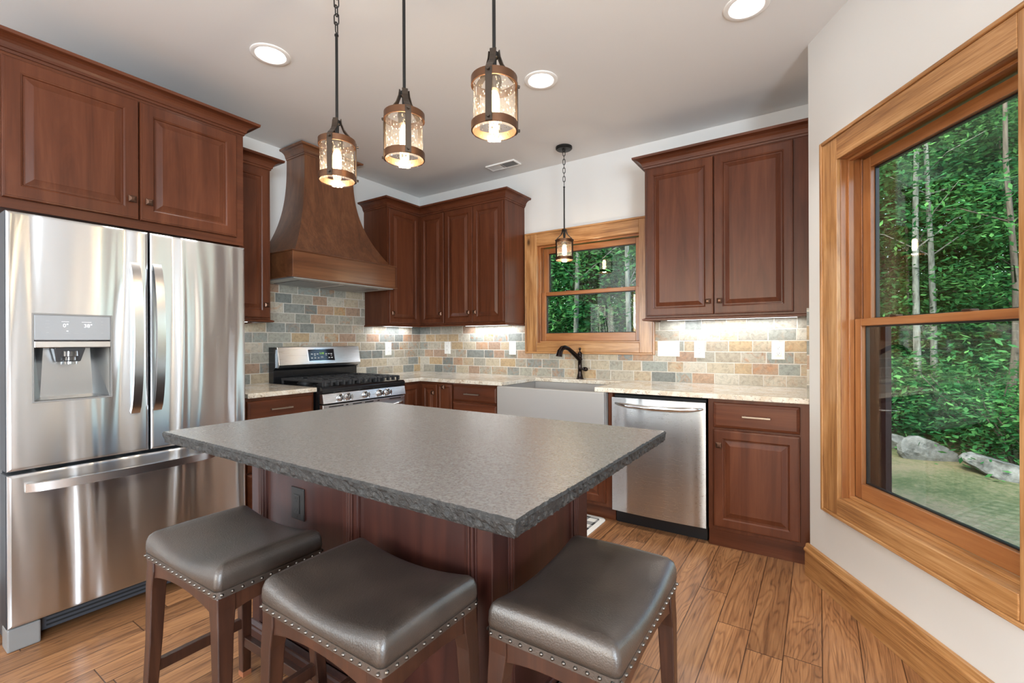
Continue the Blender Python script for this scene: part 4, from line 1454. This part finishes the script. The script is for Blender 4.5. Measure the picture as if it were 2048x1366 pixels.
# under-cabinet lights
ucl = emis('led_strip', (.92, .96, 1), 4)
def under(label, x0, x1, y0, y1, e):
    t = T('under_cabinet_light', label, 'under-cabinet light', ((x0 + x1) / 2, (y0 + y1) / 2, 1.388))
    m = MB(); m.box(x0, x1, y0, y1, 1.379, 1.388); m.build('housing', white_trim, t, .002)
    m = MB(); m.box(x0 + .005, x1 - .005, y0 + .005, y1 - .005, 1.3775, 1.379); m.build('led_lens', ucl, t)
    lx, ly = x1 - x0, y1 - y0
    light('under_cabinet_beam', 'AREA', ((x0 + x1) / 2, (y0 + y1) / 2, 1.3765), e, (.93, .96, 1), (0, 0, 0), lx, ly, parent=t)
under('slim light bar under the right wall cabinet', 2.62, 3.45, -.10, -.07, 2.4)
under('slim light bar under the double wall cabinet left of sink window', .70, 1.26, -.10, -.07, 2.2)
under('slim light bar under the corner wall cabinet beside the hood', .07, .10, -.66, -.2, 1.4)
under('slim light bar under the narrow cabinet beside refrigerator', .07, .10, -2.08, -1.84, .4)

# ------------------------------------------------------------------ rug
t = T('kitchen_rug', 'white kitchen mat with dark check pattern on floor before the sink', 'rug', (1.8, -.80, 0))
def rugm():
    m = NT('rug_check')
    sep = m.n('SeparateXYZ'); m.l(m.coord(), sep.inputs[0])
    w1 = m.math('FLOOR', m.math('MULTIPLY', sep.outputs[0], 1 / .055)); w2 = m.math('FLOOR', m.math('MULTIPLY', sep.outputs[1], 1 / .055))
    e1 = m.math('MODULO', m.math('ADD', w1, 100.0), 2.0); e2 = m.math('MODULO', m.math('ADD', w2, 100.0), 2.0)
    s_ = m.math('ADD', e1, e2)
    c = m.ramp(m.math('MULTIPLY', s_, .5), [(0, srgb(236, 234, 228)), (.4, srgb(150, 150, 148)), (.9, srgb(52, 54, 56))], 'CONSTANT')
    m.col(c).p(rough=.9)
    m.bump(m.noise(m.coord(), 400, 2), .4, .002)
    return m.m
def rr(x0, x1, y0, y1, r):
    pts = []
    for cx, cy, a0 in ((x1 - r, y1 - r, 0), (x0 + r, y1 - r, 90), (x0 + r, y0 + r, 180), (x1 - r, y0 + r, 270)):
        for i in range(7):
            a = math.radians(a0 + 15 * i); pts.append((cx + r * math.cos(a), cy + r * math.sin(a)))
    return pts
m = MB(); m.prism(rr(1.25, 2.345, -1.05, -.575, .05), 0, .008); m.build('border', plain('rug_white', srgb(238, 236, 230), .9), t, .003)
m = MB(); m.prism(rr(1.285, 2.31, -1.015, -.61, .03), .0078, .0095); m.build('pattern_field', rugm(), t)

# ------------------------------------------------------------------ outdoors
GZ = -.45
def ground_h(x, y):
    d = y + .15 * (x - 5)
    return GZ + .05 * max(0, d - 1.0) + .035 * math.sin(x * 1.3) * math.sin(y * 1.1) + .06 * max(0, d - 6) - .10 * max(0, x - 5.5) * (1 if y < 6 else .5)
def grassm():
    m = NT('lawn_soil')
    co = m.coord()
    n = m.noise(co, 1.1, 5, .6); n2 = m.noise(co, 22, 5, .7)
    c = m.ramp(m.math('ADD', m.math('MULTIPLY', n, .6), m.math('MULTIPLY', n2, .4)), [(.42, srgb(70, 84, 44)), (.5, srgb(104, 106, 70)), (.58, srgb(130, 118, 90))])
    m.col(c).p(rough=.95)
    m.bump(n2, .8, .05)
    return m.m
m = MB()
xs = [-16 + i * .7 for i in range(52)]; ys = [-.6 + j * .7 for j in range(45)]
V = [[None] * len(ys) for _ in xs]
for i, x in enumerate(xs):
    for j, y in enumerate(ys):
        V[i][j] = m.v(x, y + .75 if x < 3.9 else y, ground_h(x, y))
for i in range(len(xs) - 1):
    for j in range(len(ys) - 1): m.f([V[i][j], V[i + 1][j], V[i + 1][j + 1], V[i][j + 1]])
g = m.build('ground', grassm(), None, smooth='all'); struct(g)


def leafmat(name, c1, c2):
    m = NT(name)
    oi = m.n('ObjectInfo')
    n = m.noise(m.mapping(m.coord(), (1, 1, 1.6), rand=9.0), 1.5, 3, .7)
    c = m.ramp(n, [(.34, tuple(x * .5 for x in c1)), (.48, c1), (.64, c2)])
    df = m.n('BsdfDiffuse'); tl = m.n('BsdfTranslucent')
    m.l(c, df.inputs[0]); m.l(c, tl.inputs[0])
    mx = m.n('MixShader'); mx.inputs[0].default_value = .4
    m.l(df.outputs[0], mx.inputs[1]); m.l(tl.outputs[0], mx.inputs[2])
    m.l(mx.outputs[0], m.out.inputs['Surface'])
    return m.m
leafA = leafmat('leaf_green', srgb(50, 106, 62), srgb(104, 160, 90))
leafB = leafmat('leaf_deep', srgb(36, 84, 58), srgb(70, 130, 82))
def barkm(name, a, bq):
    m = NT(name)
    n = m.noise(m.mapping(m.coord(), (9, 9, 2)), 1.5, 5, .65)
    m.col(m.ramp(n, [(.35, a), (.65, bq)])).p(rough=.9)
    m.bump(n, .6, .03)
    return m.m
bark_p = barkm('pale_bark', srgb(66, 70, 64), srgb(138, 142, 136))
bark_d = barkm('dark_bark', srgb(54, 48, 42), srgb(98, 90, 80))


def sprays(rng, n, zlo, zhi, rad, leaf, per, droop=.25, flat=.12):
    m = MB()
    for _ in range(n):
        z = rng.uniform(zlo, zhi)
        q = (z - zlo) / max(zhi - zlo, .01)
        rr_ = rad * (1 - .35 * q) * math.sqrt(rng.uniform(.05, 1))
        a = rng.uniform(0, 2 * PI)
        c = Vector((rr_ * math.cos(a), rr_ * math.sin(a), z))
        out = Vector((math.cos(a), math.sin(a), 0))
        sr = rng.uniform(.45, .85)
        for _ in range(per):
            b_ = rng.uniform(0, 2 * PI); r_ = sr * math.sqrt(rng.random())
            p = c + Vector((r_ * math.cos(b_), r_ * math.sin(b_), rng.gauss(0, flat)))
            p.z -= droop * ((p - c).dot(out) + .3) * .6
            s_ = leaf * rng.uniform(.6, 1.25)
            d1 = Vector((rng.gauss(0, 1), rng.gauss(0, 1), rng.gauss(0, .35))).normalized()
            d2 = d1.cross(Vector((rng.gauss(0, .45), rng.gauss(0, .45), 1))).normalized()
            vs = [m.bm.verts.new(p + v_) for v_ in (-d1 * s_, d2 * s_ * .45 + d1 * s_ * .1, d1 * s_, -d2 * s_ * .45 + d1 * s_ * .1)]
            m.bm.faces.new(vs)
    return m


def tree_proto(seed, hgt, zlo, rad, tr, leaf, nspr, per, lm, bm_, name, lean=.0, label='', group=None, cat='tree', crook=.15):
    rng = random.Random(seed)
    t = T(name, label, cat, (0, 0, 0), 0, group)
    m = MB()
    pts = []; rads = []
    for i in range(10):
        q = i / 9
        pts.append((lean * hgt * q + crook * math.sin(q * 5 + seed) * q, crook * math.cos(q * 4 + seed) * q, hgt * q * .95 - .3)); rads.append(tr * (1 - .75 * q))
    m.tube(pts, rads, 9)
    for k in range(9):                                   # limbs
        q = .35 + .6 * k / 9
        b0 = Vector(pts[min(9, int(q * 9))])
        a = rng.uniform(0, 2 * PI); ln = rad * rng.uniform(.5, .9)
        e = b0 + Vector((math.cos(a) * ln, math.sin(a) * ln, ln * rng.uniform(.1, .6)))
        m.tube([b0, b0.lerp(e, .5) + Vector((0, 0, .12)), e], [tr * .25, tr * .15, tr * .04], 6)
    m.build('trunk', bm_, t, local=True, smooth='all')
    if nspr: sprays(rng, nspr, zlo, hgt, rad, leaf, per).build('foliage', lm, t, local=True, recalc=False)
    return t


def dup(root, loc, rz, s, label=None, group=None):
    c = root.copy(); COL.objects.link(c); c.location = loc; c.rotation_euler = (0, 0, rz); c.scale = (s, s, s)
    if label: c['label'] = label
    if group: c['group'] = group
    for ch in list(root.children):
        d_ = ch.copy(); COL.objects.link(d_); d_.parent = c
    return c


def place(pr, used, loc, rz, s, label=None, group=None):
    loc = (loc[0], loc[1], ground_h(loc[0], loc[1]) if len(loc) < 3 else loc[2])
    if not used[0]:
        used[0] = True
        pr.location = loc; pr.rotation_euler = (0, 0, rz); pr.scale = (s, s, s)
        if label: pr['label'] = label
        if group: pr['group'] = group
        return pr
    return dup(pr, loc, rz, s, label, group)


def along(px, dist):
    """point on the ground seen in the photo's column px at a horizontal distance from the viewpoint"""
    dv = (Fw + Rr * ((px - 1024) / 925.67)); dv = Vector((dv.x, dv.y, 0)).normalized()
    return CAM.x + dv.x * dist, CAM.y + dv.y * dist


G1 = 'leafy trees of the forest behind the angled window'
G2 = 'leafy trees of the forest behind the sink window'
L1 = 'dense leafy tree in the green forest outside the large angled window'
L2 = 'dense leafy tree in the dark forest outside the small sink window'
pa = tree_proto(1, 9.5, .6, 2.3, .10, .058, 190, 90, leafA, bark_d, 'tree', label=L1, group=G1)
pb = tree_proto(2, 11, .5, 2.6, .12, .058, 210, 90, leafB, bark_d, 'tree', label=L2, group=G2)
ua, ub = [False], [False]
rg = random.Random(11)
for px, ds_ in ((1700, 15.0), (1765, 13.2), (1830, 14.6), (1900, 13.0), (1965, 15.2), (2020, 12.4), (2090, 13.6), (1790, 18.0), (1880, 19.0), (1980, 20.0), (2100, 18.5), (1620, 17.0)):
    place(pa, ua, along(px, ds_), rg.uniform(0, 6), rg.uniform(.85, 1.1), L1, G1)
for px, ds_ in ((1860, 16.6), (1940, 17.5), (2050, 16.0), (1720, 20.5)):
    place(pb, ub, along(px, ds_), rg.uniform(0, 6), rg.uniform(.95, 1.15), L1, G1)
for px, ds_ in ((1040, 10.5), (1095, 9.6), (1150, 11.0), (1215, 10.0), (1275, 11.4), (1330, 10.2), (1400, 12.0)):
    place(pb, ub, along(px, ds_), rg.uniform(0, 6), rg.uniform(.85, 1.1), L2, G2)
for px, ds_ in ((1080, 14.0), (1180, 14.5), (1290, 14.2), (1120, 17.0), (1240, 17.5)):
    place(pa, ua, along(px, ds_), rg.uniform(0, 6), rg.uniform(.9, 1.1), L2, G2)
pu = tree_proto(31, 5.2, .4, 1.5, .04, .05, 130, 95, leafA, bark_d, 'understory_tree', label=L1, group=G1)
uu = [False]
for px, ds_, sc_ in ((1775, 12.2, 1.0), (1945, 12.8, 1.3), (2030, 11.0, 1.0), (1990, 13.6, 1.5), (1730, 11.4, 1.2)):
    place(pu, uu, along(px, ds_), rg.uniform(0, 6), sc_, 'low bushy young tree in front of the taller trees outside the angled window', 'young understory trees behind the angled window')
for px, ds_, sc_ in ((1075, 8.2, .95), (1112, 9.4, 1.1), (1185, 8.6, .95), (1232, 9.6, 1.1), (1290, 8.8, 1.0), (1150, 10.4, 1.2)):
    place(pu, uu, along(px, ds_), rg.uniform(0, 6), sc_, 'low bushy young tree close outside the sink window', 'young understory trees behind the sink window')
# pale trunks that stand out
pp = tree_proto(5, 10, 2.2, 1.7, .056, .052, 80, 80, leafA, bark_p, 'birch_tree', label='x', crook=.16)
up = [False]
place(pp, up, along(1838, 9.9), 1.0, 1.0, 'pale-trunked birch at the forest edge, left of the twin trunks outside angled window')
place(pp, up, along(1866, 10.2), 3.0, .95, 'second pale birch trunk just right of the first outside angled window')
place(pp, up, along(1812, 11.6), 4.4, .6, 'thin pale sapling left of the two birch trunks outside angled window')
place(pp, up, along(1262, 7.3), 2.0, .85, 'pale birch trunk by right edge of the sink window')
place(pp, up, along(1152, 7.5), .4, .9, 'grey birch trunk behind left part of the sink window')
place(pp, up, along(1204, 10.0), 5.2, .45, 'thin young birch trunk at centre of the sink window')
pd = tree_proto(8, 8.0, 4.6, 1.5, .05, .056, 14, 60, leafB, bark_d, 'bare_tree', lean=.06, label='thin dark crooked tree toward right edge of the angled window', crook=.45)
xx, yy = along(2000, 9.6)
pd.location = (xx, yy, ground_h(xx, yy))

# undergrowth shrubs
def shrub_proto(seed, label):
    rng = random.Random(seed)
    t = T('shrub', label, 'shrub', (0, 0, 0))
    m = MB()
    for k in range(9):
        a = rng.uniform(0, 2 * PI); ln = rng.uniform(.25, .6)
        m.tube([(0, 0, -.08), (math.cos(a) * ln * .4, math.sin(a) * ln * .4, .35), (math.cos(a) * ln, math.sin(a) * ln, .75)], [.012, .009, .004], 5)
    m.build('stems', bark_d, t, local=True)
    sprays(rng, 24, .08, .95, .62, .042, 75, flat=.10).build('foliage', leafA, t, local=True, recalc=False)
    return t
SL1 = 'green leafy shrub of the undergrowth along the forest edge outside angled window'
SL2 = 'green leafy shrub of the undergrowth outside the sink window'
ps = shrub_proto(21, SL1); us = [False]
for px, ds_ in ((1740, 9.8), (1785, 9.4), (1815, 10.0), (1860, 9.6), (1900, 9.2), (1940, 9.0), (1985, 8.7), (2030, 8.3), (2075, 8.2), (1770, 11.5), (1840, 11.8), (1900, 11.2), (1960, 10.8), (2020, 10.4), (1800, 12.8), (1880, 12.6), (1930, 12.4), (1990, 12.0)):
    place(ps, us, along(px, ds_), rg.uniform(0, 6), rg.uniform(.8, 1.35), SL1, 'undergrowth shrubs at the forest edge behind the angled window')
for px, ds_ in ((1085, 7.6), (1130, 8.2), (1180, 7.8), (1230, 8.3), (1280, 7.7)):
    place(ps, us, along(px, ds_), rg.uniform(0, 6), rg.uniform(1.2, 1.6), SL2, 'undergrowth shrubs behind the sink window')

# boulders on the lawn
def rockm():
    m = NT('granite_rock')
    n = m.noise(m.coord(), 6, 6, .65)
    m.col(m.ramp(n, [(.35, srgb(70, 71, 68)), (.65, srgb(136, 137, 134))])).p(rough=.9)
    m.bump(n, .7, .05)
    return m.m
rock_m = rockm()
def rock(seed, px, dist, sx, sy, sz, rz, label):
    rng = random.Random(seed)
    bm = bmesh.new()
    bmesh.ops.create_icosphere(bm, subdivisions=3, radius=1)
    dirs = [(Vector((rng.gauss(0, 1), rng.gauss(0, 1), rng.gauss(0, 1))).normalized(), rng.uniform(.35, .75)) for _ in range(9)]
    for v in bm.verts:
        p = v.co.copy()
        for d_, c_ in dirs:
            k = p.dot(d_)
            if k > c_: p -= d_ * (k - c_)
        v.co = Vector((p.x * sx, p.y * sy, p.z * sz))
    me = bpy.data.meshes.new('boulder'); bm.to_mesh(me); bm.free()
    me.materials.append(rock_m)
    o = bpy.data.objects.new('boulder', me); COL.objects.link(o)
    x, y = along(px, dist)
    o.location = (x, y, ground_h(x, y) + sz * .35); o.rotation_euler = (.1, .26, rz)
    setp(o, label, 'boulder')
rock(1, 1852, 7.9, .34, .22, .21, .35, 'pointed grey boulder at middle of lawn edge outside angled window')
rock(2, 1790, 8.3, .28, .22, .13, .5, 'low flat boulder left of the pointed boulder outside angled window')
rock(3, 2015, 7.6, .42, .3, .16, -.3, 'flat pale boulder at right of lawn outside angled window')
